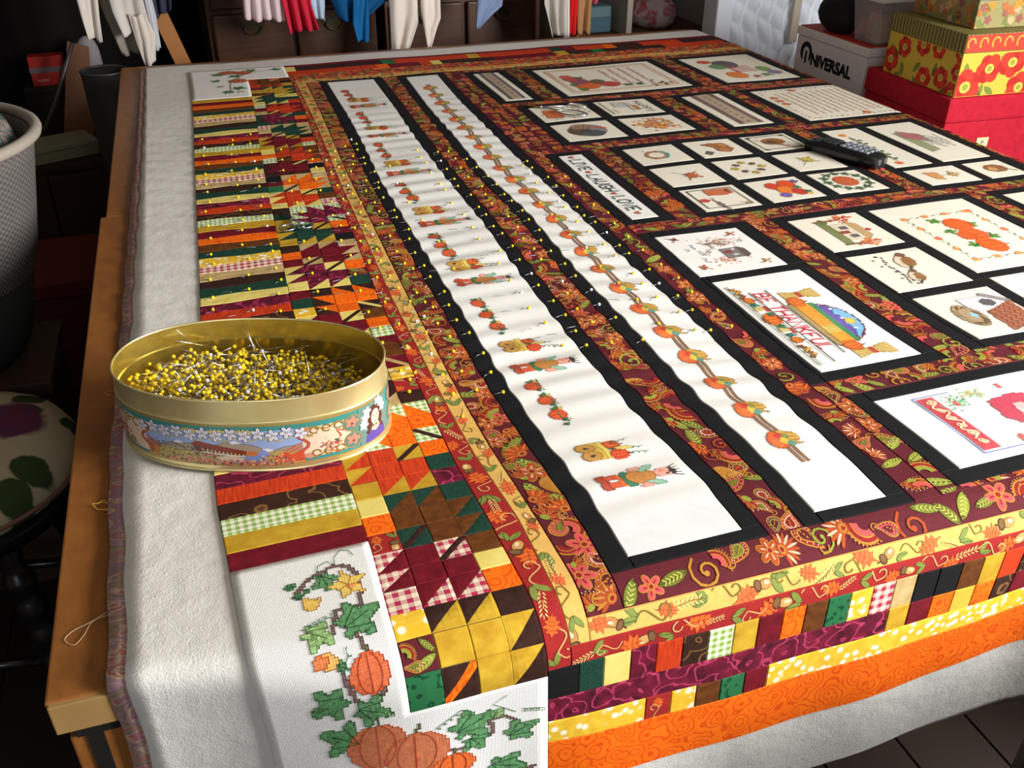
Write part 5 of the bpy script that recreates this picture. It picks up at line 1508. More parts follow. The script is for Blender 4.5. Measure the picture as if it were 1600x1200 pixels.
tag(heap, 'dense mass of pins lower in the heap filling the oval tin', 'pins', kind='stuff')
# pins holding the layers
def stuck_me(hm, tip=True):
    v, f = list(IV), list(IF); v = [(x, y, z + .0016) for x, y, z in v]; mi = [0] * len(f)
    for pts in ([(0, 0, .0016), (.009, 0, .0009), (.0125, 0, -.0012)], [(.021, 0, -.0012), (.024, 0, .0006), (.034, 0, .0008), (.0365, 0, .0007)])[:2 if tip else 1]:
        sv, sf = shaft_mesh(pts, .00034, 4); b0 = len(v); v += sv; f += [tuple(i + b0 for i in q) for q in sf]; mi += [1] * len(sf)
    return mesh_data('quilting_pin', v, f, [hm, STEEL2], mi)
sy, sw = (stuck_me(HEADY), stuck_me(HEADY, False)), (stuck_me(HEADW), stuck_me(HEADW, False))
def in_tin(P, k=1.1):
    l = Mtin.inverted() @ Vector(P); return inside(l.x, l.y, k)
def stick(u, s, white=False, rot=None):
    P = quilt_xyz(np.array([u]), np.array([s]), np.array([H1]))[0]
    if in_tin(P): return
    o = link((sw if white else sy)[0 if rnd.random() < .35 else 1], 'quilting_pin'); e = .004
    a = quilt_xyz(np.array([u + e, u, u]), np.array([s, s + e, s]), np.array([H1] * 3))
    nrm = Vector(np.cross(a[0] - a[2], a[1] - a[2])).normalized()
    rr = math.pi + rnd.gauss(.12, .22) if rot is None else rot
    xd = Vector((math.cos(rr), math.sin(rr), 0)); xd = (xd - nrm * xd.dot(nrm)).normalized(); yd = nrm.cross(xd)
    M = Matrix((xd, yd, nrm)).transposed().to_4x4(); M.translation = Vector(P) + nrm * .0002
    o.matrix_world = M
    c = 'white' if white else 'yellow'
    zone = ('striped side border' if u < .13 else 'maple leaf border' if u < .325 else 'leaf print border strips' if u < .395 else 'paisley strip beside the leaf border' if u < .455 else 'black frame and white strip of farmers' if u < .74
            else 'paisley strip between the two long panels' if u < .80 else 'black frame and white strip of cornucopias' if u < 1.025 else 'paisley strip beside the lettered panel')
    tag(o, '%s ball headed pin stuck flat in the %s' % (c, zone), 'pin', '%s pins in the %s' % (c, zone))
LINES = [(-.05, 1.95, 3.4, .0905), (.045, 1.95, 3.45, .0905), (.112, 1.98, 3.5, .0905), (.205, 1.85, 3.3, .105), (.30, 1.55, 3.25, .1), (.343, 1.6, 3.1, .12), (.385, 1.42, 3.15, .085), (.432, 1.5, 3.2, .085),
         (.480, 1.5, 3.3, .078), (.545, 2.1, 3.0, .16), (.665, 1.65, 3.1, .09), (.717, 1.62, 3.0, .08), (.77, 1.62, 3.0, .085), (.822, 1.62, 2.95, .08), (.905, 1.68, 2.6, .115), (.96, 1.62, 2.85, .085), (1.0, 1.6, 2.85, .08), (1.05, 1.6, 2.8, .085)]
for u, a, c, st in LINES:
    s = a
    while s < c:
        stick(u + rnd.gauss(0, .006), s + rnd.gauss(0, .010), rnd.random() < .07); s += st * rnd.uniform(.85, 1.15)
for u, s in ((.175, 1.83), (.19, 1.81), (.205, 1.835), (.225, 1.81), (.235, 1.84), (.215, 1.80), (.262, 1.79), (.315, 1.60), (.41, 1.86), (.44, 1.90)):
    stick(u, s, rnd.random() < .3, rnd.uniform(0, 6.28))

# ================================================================== CORDLESS PHONE
BLK = plain('black_plastic', (22, 23, 24), .35, .5, var=.1, sc=20)
GREY = plain('grey_keys', (128, 134, 144), .4, .5, var=.05); SILV = NT('silver_trim', .3, .5, 1.0); SILV.color(c4((210, 210, 214))); SILV = SILV.m
ph = thing('cordless_phone', 'black cordless phone lying face up on the quilt panels', 'phone', (1.108, 1.398, SURFZ + .0012), math.atan2(-.125, .042))
def bm_part(name, mat, parent, fn, smooth=False):
    b = MB(); fn(b); o = b.build(name, mat, parent, smooth); return o
def body(b):
    sec = [(-.076, .018, .010), (-.074, .0215, .017), (-.04, .0235, .022), (0, .0235, .024), (.045, .0225, .024), (.072, .021, .023), (.077, .018, .019)]
    V = []; F = []; n = 16
    for x, hw, hh in sec:
        for k in range(n):
            a = 2 * math.pi * k / n; c, s = math.cos(a), math.sin(a)
            V.append((x, hw * abs(c) ** .55 * (1 if c > 0 else -1), hh / 2 + hh / 2 * abs(s) ** .55 * (1 if s > 0 else -1)))
    for i in range(len(sec) - 1):
        for k in range(n): F.append((i * n + k, i * n + (k + 1) % n, (i + 1) * n + (k + 1) % n, (i + 1) * n + k))
    F.append(tuple(range(n))); F.append(tuple((len(sec) - 1) * n + k for k in range(n))[::-1]); b.add(V, F)
o = bm_part('handset_body', BLK, ph, body, True); auto_smooth(o, 50)
bm_part('screen', plain('phone_screen', (54, 58, 60), .15, .6), ph, lambda b: b.box(-.046, -.014, -.0145, .0145, .0215, .0248, bev=.0008))
bm_part('earpiece', plain('earpiece_mesh', (44, 44, 46), .6), ph, lambda b: b.box(-.066, -.062, -.008, .008, .0185, .0208, bev=.0006))
for r in range(5):
    for c in range(3):
        x, y = -.002 + r * .0125, (c - 1) * .0128
        bm_part('key', GREY, ph, lambda b: b.box(x, x + .0085, y - .0048, y + .0048, .023, .0262, bev=.0012))
for y in (-.011, .007): bm_part('charging_contact', SILV, ph, lambda b: b.box(.0765, .0782, y, y + .009, .007, .016, bev=.0004))

# ================================================================== SCISSORS
def scissors(name, label, P0, rz, blade_l, blade_mat, rings, ringr, loop=(1, 1)):
    t = thing(name, label, 'scissors', P0, rz)
    for sg in (1, -1):
        b = MB()
        b.add([(0, -sg * .0008, .0012 + sg * .0006), (0, sg * .0035, .0012 + sg * .0006), (blade_l * .6, sg * .0026, .0012 + sg * .0006), (blade_l, 0, .0012 + sg * .0003), (blade_l * .5, -sg * .0004, .0012 + sg * .0006),
               (0, -sg * .0008, .0024 + sg * .0006), (0, sg * .0035, .0024 + sg * .0006), (blade_l * .6, sg * .0026, .0022 + sg * .0006), (blade_l, 0, .0018 + sg * .0003), (blade_l * .5, -sg * .0004, .0022 + sg * .0006)],
              [(4, 3, 2, 1, 0), (5, 6, 7, 8, 9)] + [(i, (i + 1) % 5, 5 + (i + 1) % 5, 5 + i) for i in range(5)])
        b.build('blade', blade_mat, t)
        rx, ry, rr = rings[0 if sg > 0 else 1]
        b = MB(); b.tube([(0, 0, .0022), (rx * .35, ry * .35, .003), (rx - rr * loop[0] * (1 if rx > 0 else -1) * .8, ry * .7, .003)], [.0022, .0018, .0016], 8); b.build('shank', SILV, t, True)
        b = MB(); b.tube([(rx + rr * loop[0] * math.cos(a), ry + rr * loop[1] * math.sin(a), .0034) for a in [2 * math.pi * k / 24 for k in range(25)]], ringr, 8, cap=False); b.build('finger_ring', SILV, t, True)
    b = MB(); b.lathe([(0, .0052), (.0022, .005), (.003, .0042), (.003, 0)], 14); b.build('pivot_screw', SILV, t, True)
    return t
scissors('embroidery_scissors', 'small silver scissors lying on the maple leaf border beside the striped border', (.106, 1.398, SURFZ + .002), math.atan2(.047, -.006), .048, plain('dark_steel', (70, 72, 76), .25, .5, .9), ((-.034, .0155, .0115), (-.036, -.0115, .0115)), .0016)
scissors('gold_scissors', 'gold bladed scissors with long silver loops lying on a cream panel of leaves', (.688, 1.875, SURFZ + .002), math.atan2(.047, -.049), .068, plain('gilt_blade', (190, 150, 90), .3, .5, .9), ((-.078, .016, .022), (-.066, -.043, .0135)), .0019, (1.5, .8))

# ================================================================== THREADS
def thread(label, pts, col, r=.0004, name='loose_thread'):
    b = MB(); b.tube(pts, r, 5)
    return tag(b.build(name, plain('thread_' + str(len(bpy.data.materials)), col, .6), None, True), label, 'thread')
def tangle(cx, cy, n, rad, z=TOPZ + .0012):
    return [(cx + rad * (.4 + .6 * rnd.random()) * math.cos(k * .7 + rnd.random()), cy + rad * (.4 + .6 * rnd.random()) * math.sin(k * .7 + rnd.random()) * .8, z + .0015 * rnd.random()) for k in range(n)]
def smooth_pts(p, k=5):
    out = []
    for i in range(len(p) - 1):
        p0, p1, p2, p3 = (Vector(p[max(0, min(len(p) - 1, i + d))]) for d in (-1, 0, 1, 2))
        for j in range(k):
            t = j / k; out.append(tuple(.5 * ((2 * p1) + (p2 - p0) * t + (2 * p0 - 5 * p1 + 4 * p2 - p3) * t * t + (3 * p1 - p0 - 3 * p2 + p3) * t ** 3)))
    return out + [p[-1]]
thread('tangled yellow thread on the wooden table edge', smooth_pts(tangle(-.149, .765, 12, .012)), (206, 176, 60))
thread('tangled red thread by the printed backing fabric', smooth_pts(tangle(-.141, .757, 10, .010)), (190, 70, 50))
thread('clear looped thread lying on the wood near the table corner', smooth_pts([(-.138, .622, TOPZ + .001), (-.152, .612, TOPZ + .002), (-.164, .608, TOPZ + .001), (-.170, .600, TOPZ + .001), (-.163, .592, TOPZ + .001), (-.156, .598, TOPZ + .002), (-.150, .612, TOPZ + .002), (-.137, .618, TOPZ + .001)]), (214, 190, 150), .0003)
thread('frayed pink thread beside the oval tin', smooth_pts(tangle(-.148, .972, 8, .009)), (190, 120, 80), .0003)

# ================================================================== OBJECTS AROUND THE TABLE
def cloth_panel(name, mat, parent, outline_l, outline_r, y, depth=.02, waves=3, ph=0.0, th=.003, n=24):
    """hanging cloth: the two side edges are lists of (x, z) from top to bottom"""
    V = []; F = []; m_ = 22
    def at(ed, t):
        zs = np.linspace(0, 1, len(ed)); return np.interp(t, zs, [e[0] for e in ed]), np.interp(t, zs, [e[1] for e in ed])
    for i in range(n + 1):
        t = i / n
        (xl, zl), (xr, zr) = at(outline_l, t), at(outline_r, t)
        for k in range(m_ + 1):
            q = k / m_
            V.append((xl + (xr - xl) * q, y + depth * math.sin(q * waves * 6.283 + ph + t * .8) * (.35 + .65 * t) + .3 * depth * math.sin(q * 17 + t * 5), zl + (zr - zl) * q + .003 * math.sin(9 * q + ph)))
    w = m_ + 1
    for i in range(n):
        for k in range(m_): F.append((i * w + k, i * w + k + 1, (i + 1) * w + k + 1, (i + 1) * w + k))
    o = mesh_obj(name, V, F, mat, parent, smooth=True); solid(o, th); return o
def fabric_mat(name, c, var=.10): return plain(name, c, .9, .1, var=var, sc=14, bump=.1, bsc=90)
# -- clothes rack behind the far end
rack = thing('clothes_rack', 'wooden clothes rack with a slanted leg behind the far table end', 'rack')
tan_wood = plain('rack_wood', (156, 104, 58), .5, .3, var=.2, sc=20)
bm_part('rail', tan_wood, rack, lambda b: b.tube([(-.45, 2.69, 1.13), (1.25, 2.69, 1.13)], .011, 12), True)
bm_part('leg', tan_wood, rack, lambda b: b.add([(-.165, 2.715, 1.13), (-.125, 2.715, 1.13), (.20, 2.715, 0), (.16, 2.715, 0), (-.165, 2.735, 1.13), (-.125, 2.735, 1.13), (.20, 2.735, 0), (.16, 2.735, 0)], [(3, 2, 1, 0), (4, 5, 6, 7), (0, 1, 5, 4), (1, 2, 6, 5), (2, 3, 7, 6), (3, 0, 4, 7)]))
bm_part('leg', tan_wood, rack, lambda b: b.box(1.10, 1.13, 2.71, 2.73, 0, 1.13, bev=.003))
def garment(name, label, cat, parts):
    t = thing(name, label, cat, group='clothes hanging behind the table')
    for nm, c, l, r, y, dp, wv in parts: cloth_panel(nm, fabric_mat(nm + '_cloth_%d' % len(bpy.data.materials), c), t, l, r, y, dp, wv, rnd.uniform(0, 6))
    return t
garment('white_shirt', 'off white shirt with collar and sleeve hanging at the rack end', 'shirt', [
    ('sleeve', (206, 198, 190), [(-.235, 1.14), (-.245, .90), (-.240, .802)], [(-.195, 1.14), (-.198, .90), (-.207, .790)], 2.66, .008, 1),
    ('back_panel', (168, 160, 146), [(-.21, 1.14), (-.205, .9), (-.17, .745)], [(-.10, 1.14), (-.12, .9), (-.13, .750)], 2.705, .006, 1.4),
    ('collar', (198, 192, 186), [(-.19, 1.14), (-.17, .86), (-.155, .800)], [(-.10, 1.14), (-.095, .90), (-.088, .822)], 2.665, .006, 1),
    ('front_panel', (204, 194, 184), [(-.135, .85), (-.128, .78), (-.118, .722)], [(-.095, .85), (-.080, .80), (-.090, .735)], 2.655, .006, 1),
    ('side_panel', (186, 188, 196), [(-.10, 1.14), (-.09, .85), (-.085, .755)], [(-.09, 1.14), (-.07, .84), (-.072, .765)], 2.685, .003, 1)])
garment('navy_cloth', 'dark navy cloth with pale dots hanging beside the white shirt', 'cloth', [('cloth', (52, 56, 74), [(-.08, 1.14), (-.075, .9), (-.07, .835)], [(-.01, 1.14), (-.02, .9), (-.03, .85)], 2.70, .01, 2)])
garment('pale_skirt', 'pale lilac gathered skirt hanging in front of the dark dresser', 'skirt', [('skirt', (206, 188, 190), [(.17, 1.14), (.150, .9), (.148, .822)], [(.235, 1.14), (.25, .9), (.252, .812)], 2.67, .014, 4)])
garment('red_blouse', 'crumpled raspberry red blouse hanging next to the pale skirt', 'blouse', [('blouse', (188, 40, 62), [(.25, 1.14), (.245, .9), (.258, .782)], [(.325, 1.14), (.325, .85), (.338, .786)], 2.68, .016, 3)])
garment('ice_blue_top', 'small ice blue top behind the red blouse', 'top', [('top', (166, 186, 204), [(.31, 1.14), (.315, .9), (.33, .812)], [(.36, 1.14), (.365, .85), (.362, .80)], 2.71, .006, 2)])
garment('blue_leggings', 'bright blue leggings hanging between the two dressers', 'leggings', [
    ('waist', (18, 74, 122), [(.385, 1.14), (.37, .88), (.40, .80)], [(.55, 1.14), (.535, .85), (.47, .80)], 2.69, .012, 2),
    ('leg', (22, 92, 146), [(.435, .86), (.430, .80), (.437, .752)], [(.475, .86), (.472, .80), (.470, .748)], 2.665, .006, 1)])
garment('white_trousers', 'white knitted trousers hanging lowest against the dark dresser', 'trousers', [
    ('leg', (214, 204, 194), [(.540, 1.14), (.537, .86), (.535, .70)], [(.63, 1.14), (.615, .79), (.580, .70)], 2.675, .010, 2),
    ('leg', (220, 210, 200), [(.615, 1.14), (.622, .82), (.636, .712)], [(.675, 1.14), (.675, .80), (.641, .712)], 2.665, .008, 1)])
garment('blue_shirt_tail', 'pale blue shirt tail pointing down before the dresser', 'shirt', [('shirt_tail', (122, 140, 172), [(.80, 1.14), (.788, .84), (.782, .765)], [(.90, 1.14), (.86, .82), (.79, .762)], 2.68, .008, 1)])
garment('grey_trousers', 'grey and white trousers hanging beside the red striped pair', 'trousers', [('leg', (190, 184, 176), [(.985, 1.14), (.985, .82), (1.01, .728)], [(1.05, 1.14), (1.055, .82), (1.056, .725)], 2.68, .012, 2)])
garment('red_track_pants', 'red track pants with white side stripe at the rack end', 'trousers', [
    ('leg', (206, 30, 34), [(1.055, 1.14), (1.058, .82), (1.062, .728)], [(1.085, 1.14), (1.088, .82), (1.088, .726)], 2.68, .006, 1),
    ('side_stripe', (222, 216, 210), [(1.045, 1.14), (1.05, .82), (1.054, .727)], [(1.057, 1.14), (1.06, .82), (1.064, .727)], 2.674, .003, 1)])
garment('tan_towel', 'tan towel hanging at the end beside the pale shelf', 'towel', [('towel', (166, 124, 84), [(1.09, 1.14), (1.09, .82), (1.095, .726)], [(1.135, 1.14), (1.135, .82), (1.135, .724)], 2.685, .008, 1.5)])
# -- two dressers
DW = NT('dresser_wood', .45, .35)
g2 = DW.noise(DW.mapping(DW.obj(), (3, 3, 26)), 1.0, 5, .6, .8)
DW.color(DW.mix(DW.ramp(g2, .3, .7), c4((84, 50, 28)), c4((58, 34, 20)))); DW = DW.m
BRASS = plain('aged_brass', (74, 66, 48), .4, .5, .8, var=.3)
def dresser(name, label, x0, x1):
    d = thing(name, label, 'dresser', (x0, 2.92, 0))
    w = x1 - x0
    bm_part('case', DW, d, lambda b: (b.box(0, w, .02, .40, .06, 1.05, bev=.004), b.box(-.01, w + .01, .0, .41, 1.05, 1.08, bev=.004)))
    bm_part('plinth', DW, d, lambda b: b.box(.01, w - .01, .03, .39, .006, .06))
    for r in range(4):
        for c in range(2):
            xa = .015 + c * (w - .02) / 2; xb = xa + (w - .05) / 2; za = .09 + r * .238
            dr = bm_part('drawer', DW, d, lambda b: b.box(xa, xb, 0, .03, za, za + .225, bev=.006))
            cx = (xa + xb) / 2; cz = za + .125 if r != 2 else .755
            def bail(b):
                b.add([(cx + px, -.003, cz + pz) for px, pz in ((-.035, .0), (-.03, .014), (-.012, .010), (0, .018), (.012, .010), (.03, .014), (.035, 0), (.02, -.012), (0, -.006), (-.02, -.012))] + [(cx + px, .001, cz + pz) for px, pz in ((-.035, .0), (-.03, .014), (-.012, .010), (0, .018), (.012, .010), (.03, .014), (.035, 0), (.02, -.012), (0, -.006), (-.02, -.012))],
                      [tuple(range(10))] + [(i, (i + 1) % 10, 10 + (i + 1) % 10, 10 + i) for i in range(10)])
                b.tube([(cx - .024, -.006, cz + .002)] + [(cx + .024 * math.cos(a), -.012, cz - .018 * math.sin(a)) for a in [math.pi - math.pi * k / 8 for k in range(9)]] + [(cx + .024, -.006, cz + .002)], .002, 6)
            bm_part('handle', BRASS, dr, bail)
    return d
dresser('dresser', 'dark wooden dresser with brass handles behind the pale skirt and red blouse', .057, .545)
dresser('dresser', 'dark wooden dresser with brass handles behind the white trousers', .572, 1.070)
# -- pale cubby shelf
SHW = plain('shelf_laminate', (176, 168, 156), .5, .3, var=.05)
SHB = plain('shelf_back', (150, 152, 158), .6, .2, var=.05)
cs = thing('cubby_shelf', 'pale laminate cubby shelf with two open bays beyond the table', 'shelf', (1.15, 2.93, 0))
bm_part('back_panel', SHB, cs, lambda b: b.box(0, .56, .34, .355, 0, 1.3))
for x, nm in ((0, 'side_panel'), (.218, 'divider'), (.545, 'side_panel')): bm_part(nm, SHW, cs, lambda b: b.box(x, x + .02, 0, .34, .006, 1.3, bev=.002))
for z in (.30, .655, 1.02): bm_part('shelf_board', plain('shelf_board_brown', (96, 68, 50), .5) if z == .655 else SHW, cs, lambda b: b.box(.021, .544, .005, .339, z - .02, z, bev=.002))
PINKF = NT('pink_white_floral', .9, .1); co = PINKF.obj()
PINKF.color(PINKF.mix(PINKF.ramp(PINKF.noise(co, 26, 3, .6, 1), .45, .6), c4((222, 206, 210)), c4((206, 108, 120)))); PINKF.bump(PINKF.noise(co, 30, 4), .5, .01); PINKF = PINKF.m
def blob(name, mat, c, r, seed, n=3, parent=None, squash=.0):
    bm = bmesh.new(); bmesh.ops.create_icosphere(bm, subdivisions=n, radius=1.0)
    rg = random.Random(seed); dirs = [(Vector((rg.uniform(-1, 1), rg.uniform(-1, 1), rg.uniform(-1, 1))).normalized(), rg.uniform(-.22, .22)) for _ in range(14)]
    for v in bm.verts:
        d = v.co.normalized(); k = 1 + sum(a * max(0, d.dot(q)) ** 4 for q, a in dirs)
        v.co = Vector((d.x * r[0] * k, d.y * r[1] * k, max(-r[2] * (1 - squash), d.z * r[2] * k)))
    b = MB(); b.bm(bm, 0); return b.build(name, mat, parent, True, None)
o = blob('folded_bundle', PINKF, None, (.088, .10, .062), 3, 3, None, .25); o.location = (1.535, 3.08, .655 + .048); tag(o, 'crumpled pink and white floral bundle in the right cubby bay', 'bundle')
garment('pink_cloth', 'crumpled pink cloth with pointed corner in the left cubby bay', 'cloth', [('cloth', (206, 96, 116), [(1.19, .90), (1.19, .80), (1.215, .765)], [(1.30, .90), (1.30, .82), (1.27, .755)], 2.95, .012, 2)])
tbx = thing('teal_bag', 'muted teal folded bag standing in the left cubby bay', 'bag', (1.185, 3.0, .657))
bm_part('bag_body', plain('teal_cloth', (78, 112, 124), .8), tbx, lambda b: b.box(0, .16, 0, .08, 0, .085, bev=.008)); bm_part('flap', plain('teal_cloth_light', (110, 136, 142), .8), tbx, lambda b: b.box(.05, .15, -.006, .0, .05, .082, bev=.002))
# -- quilted white pad standing on end
mp_ = NT('white_quilting', .8, .15); mp_.color(c4((226, 232, 242))); mp_ = mp_.m
pad = thing('quilted_pad', 'white quilted pad standing upright beside the carton boxes', 'pad', (1.56, 2.62, 0))
V = []; F = []; nx, nz = 90, 260
for i in range(nx + 1):
    for k in range(nz + 1):
        x, z = .36 * i / nx, .006 + 1.2 * k / nz
        q = abs(math.sin((x * 66 + .55 * math.sin(z * 44)))) ** .6 * (.6 + .4 * abs(math.sin(z * 50 + x * 31)))
        V.append((x, -.020 * q - .01 * math.sin(math.pi * i / nx), z))
w = nz + 1
for i in range(nx):
    for k in range(nz): F.append((i * w + k, (i + 1) * w + k, (i + 1) * w + k + 1, i * w + k + 1))
o = mesh_obj('pad_cover', V, F, mp_, pad, smooth=True); md = solid(o, .07, -1)
bm_part('tape_edge', plain('edge_tape', (190, 178, 160), .8), pad, lambda b: b.box(.195, .222, -.045, -.032, .68, 1.1, bev=.004))
bm_part('side_band', mp_, pad, lambda b: b.box(-.05, .003, -.016, .07, .006, 1.2, bev=.008))
backcloth = thing('dark_backcloth', 'black coat added to darken the wall behind the carton boxes', 'backcloth', (1.90, 3.1, 0))  # dark cloth added to cover the lit wall past the cartons
cloth_panel('backcloth_body', fabric_mat('black_backcloth', (24, 24, 28)), backcloth, [(-.15, 1.7), (-.17, 1.0), (-.17, .35)], [(.28, 1.7), (.30, 1.0), (.30, .35)], 0, .03, 3, 1, .01)
# -- side bench and boxes beside the table
CARD = plain('white_cardboard', (236, 233, 232), .75, .2, var=.04)
bench = thing('low_cupboard', 'low cupboard carrying the boxes beside the table', 'cupboard', (1.50, 1.45, 0))
bm_part('case', plain('cupboard_wood', (90, 70, 54), .6), bench, lambda b: b.box(.0, .62, .0, .95, .006, .448, bev=.004))
for k in range(2): bm_part('door', plain('cupboard_door', (100, 78, 60), .6), bench, lambda b: b.box(-.014, -.001, .02 + k * .46, .46 + k * .46, .05, .43, bev=.003))
def face_print(name, parent, M, polys, mat=ENAMEL):
    V = []; F = []; C = []
    for pts, col, k in polys:
        b0 = len(V); V += [tuple(M @ Vector((x, y, .0005 + .00005 * k))) for x, y in pts]
        tris = [tuple(range(len(pts)))] if len(pts) <= 4 else tessellate_polygon([[Vector((x, y, 0)) for x, y in pts]])
        for t in tris:
            a = sum(pts[t[i - 1]][0] * pts[t[i]][1] - pts[t[i]][0] * pts[t[i - 1]][1] for i in range(len(t)))
            F.append(tuple(b0 + i for i in (t if a > 0 else t[::-1]))); C.append(lin(col))
    return mesh_obj(name, V, F, mat, parent, cols=np.array(C), uv=np.zeros((len(V), 2)))
def frame(o, ex, ey): 
    ex, ey = Vector(ex), Vector(ey); n = ex.cross(ey); m = Matrix((ex, ey, n)).transposed().to_4x4(); m.translation = Vector(o); return m
PAPER = col_mat('printed_paper', .6, .3, 0, False)
lc = thing('lower_carton', 'plain white carton under the lettered carton', 'box', (1.552, 1.945, .4495))
bm_part('carton_body', CARD, lc, lambda b: b.box(0, .30, 0, .29, 0, .238, bev=.003))
uc = thing('lettered_carton', 'white carton printed UNIVERSAL standing beside the far table corner', 'box', (1.55, 1.942, .689))
bm_part('carton_body', CARD, uc, lambda b: b.box(0, .305, 0, .295, 0, .095, bev=.003))
bm_part('lid', CARD, uc, lambda b: b.box(-.003, .308, -.003, .298, .096, .116, bev=.002))
bm_part('red_sheet', plain('red_paper', (190, 50, 40), .7), uc, lambda b: b.box(.003, .3, .003, .292, .1165, .1185))
Mf = frame((-.0005, .294, 0), (0, -1, 0), (0, 0, 1))
UB = (24, 24, 26)
polys = [(ell(.048, .058, .026, .027, 0, 24), UB, 0)]
polys += [(q, (232, 229, 228), 2) for q in ribbon([(.040, .030), (.040, .058)] + [(.049 + .009 * math.cos(a), .058 + .010 * math.sin(a)) for a in [math.pi - math.pi * k / 8 for k in range(9)]] + [(.058, .030)], .0042)]
face_print('logo_mark', uc, Mf, polys, PAPER)
def text_mesh(txt, size, M, mat, parent, name, off=.0, sx=1.0):
    cu = bpy.data.curves.new(name, 'FONT'); cu.body = txt; cu.size = size; cu.offset = off; cu.extrude = .0002; cu.resolution_u = 3
    ob = bpy.data.objects.new(name, cu); COL.objects.link(ob)
    dg = bpy.context.evaluated_depsgraph_get(); me = bpy.data.meshes.new_from_object(ob.evaluated_get(dg)); bpy.data.objects.remove(ob)
    me.transform(M @ Matrix.Diagonal((sx, 1, 1, 1))); me.materials.clear(); me.materials.append(mat)
    o = bpy.data.objects.new(name, me); COL.objects.link(o); o.parent = parent; return o
INK = plain('black_ink', (24, 24, 26), .6)
text_mesh('NiVERSAL', .040, Mf @ Matrix.Translation((.072, .033, .0006)), INK, uc, 'lettering', .0019, 1.0)
# clear tub with a white lid
tub = thing('plastic_tub', 'clear plastic tub of pale packets standing on the lettered carton', 'tub', (1.625, 1.995, .8082))
PL = NT('clear_plastic', .12, .5); PL.color((.9, .9, .92, 1)); PL.b.inputs['Transmission Weight'].default_value = .85; PL.b.inputs['IOR'].default_value = 1.3; PL = PL.m
def frustum(b, w0, d0, w1, d1, h, t=.0015):
    V = []
    for (w, d, z) in ((w0, d0, 0), (w1, d1, h), (w1 - t, d1 - t, h), (w0 - t, d0 - t, t)): V += [(-w, -d, z), (w, -d, z), (w, d, z), (-w, d, z)]
    F = [(3, 2, 1, 0), (12, 13, 14, 15)]
    for L in range(3):
        for k in range(4): F.append((L * 4 + k, L * 4 + (k + 1) % 4, L * 4 + 4 + (k + 1) % 4, L * 4 + 4 + k))
    b.add(V, F)
bm_part('tub_wall', PL, tub, lambda b: frustum(b, .048, .042, .060, .054, .098))
bm_part('lid', plain('tub_lid', (214, 214, 212), .4), tub, lambda b: b.box(-.064, .064, -.058, .058, .098, .106, bev=.003))
for k, (x, y, c, hh) in enumerate(((-.022, -.02, (226, 196, 170), .062), (.018, -.02, (206, 160, 160), .055), (-.01, .015, (216, 180, 160), .066), (.024, .016, (190, 130, 130), .05))): bm_part('packet', plain('packet_%d' % k, c, .7), tub, lambda b: b.box(x - .017, x + .017, y - .014, y + .014, .003, hh, bev=.002))
o = blob('black_bag', plain('black_bag_cloth', (20, 20, 22), .8, bump=.3, bsc=30), None, (.045, .055, .05), 8, 3, None, .15); o.location = (1.598, 2.13, .8082 + .043); tag(o, 'black soft bag slumped behind the plastic tub', 'bag')
# red fabric box and flowered boxes
rb = thing('red_box', 'big red fabric covered box with a paper label beside the table', 'box', (1.50, 1.588, .4495), R(-3))
RF = NT('red_fabric', .9, .1); RF.color(RF.mix(RF.noise(RF.obj(), 60, 4), c4((196, 40, 58)), c4((150, 24, 40)))); RF.bump(RF.noise(RF.obj(), 150, 2), .4, .002); RF = RF.m
bm_part('box_body', RF, rb, lambda b: b.box(.004, .42, .004, .30, 0, .275, bev=.004)); bm_part('lid', RF, rb, lambda b: b.box(0, .424, 0, .304, .2755, .328, bev=.006))
bm_part('paper_label', plain('label_paper', (206, 196, 150), .7), rb, lambda b: b.box(.095, .125, .0018, .0038, .218, .238))
bm_part('label_mark', plain('label_ink', (120, 130, 140), .7), rb, lambda b: b.box(.107, .113, .0012, .0018, .225, .232))
fb = thing('poppy_box', 'yellow box printed with red poppies standing on the red box', 'box', (1.508, 1.592, .778), R(-3))
YB_ = plain('yellow_paper', (206, 176, 62), .6, .3, var=.08)
bm_part('box_body', YB_, fb, lambda b: b.box(.003, .36, .003, .255, 0, .09, bev=.002))
GS = NT('striped_lid_paper', .6, .3); co = GS.obj(); sp = GS.n('ShaderNodeSeparateXYZ', inp={0: co})
GS.color(GS.mix(GS.math('GREATER_THAN', GS.math('FRACT', GS.math('MULTIPLY', GS.math('ADD', sp.outputs[0], sp.outputs[1]), 90)), .5), c4((150, 136, 66)), c4((84, 84, 58)))); GS = GS.m
lid = bm_part('lid', GS, fb, lambda b: b.box(0, .363, 0, .258, .0905, .128, bev=.003))
RP, RP2, YC, GR = (206, 52, 34), (176, 34, 26), (214, 190, 80), (112, 132, 52)
def poppy(x, y, r):
    o = []
    for k in range(6):
        a = k * 1.047 + x * 30; o.append((ell(x + .5 * r * math.cos(a), y + .5 * r * math.sin(a), .56 * r, .5 * r, a, 12), RP if k % 2 else RP2, k))
    return o + [(ell(x, y, .36 * r, .34 * r, 0, 12), YC, 7), (ell(x, y, .2 * r, .2 * r, 0, 10), (150, 150, 60), 8)]
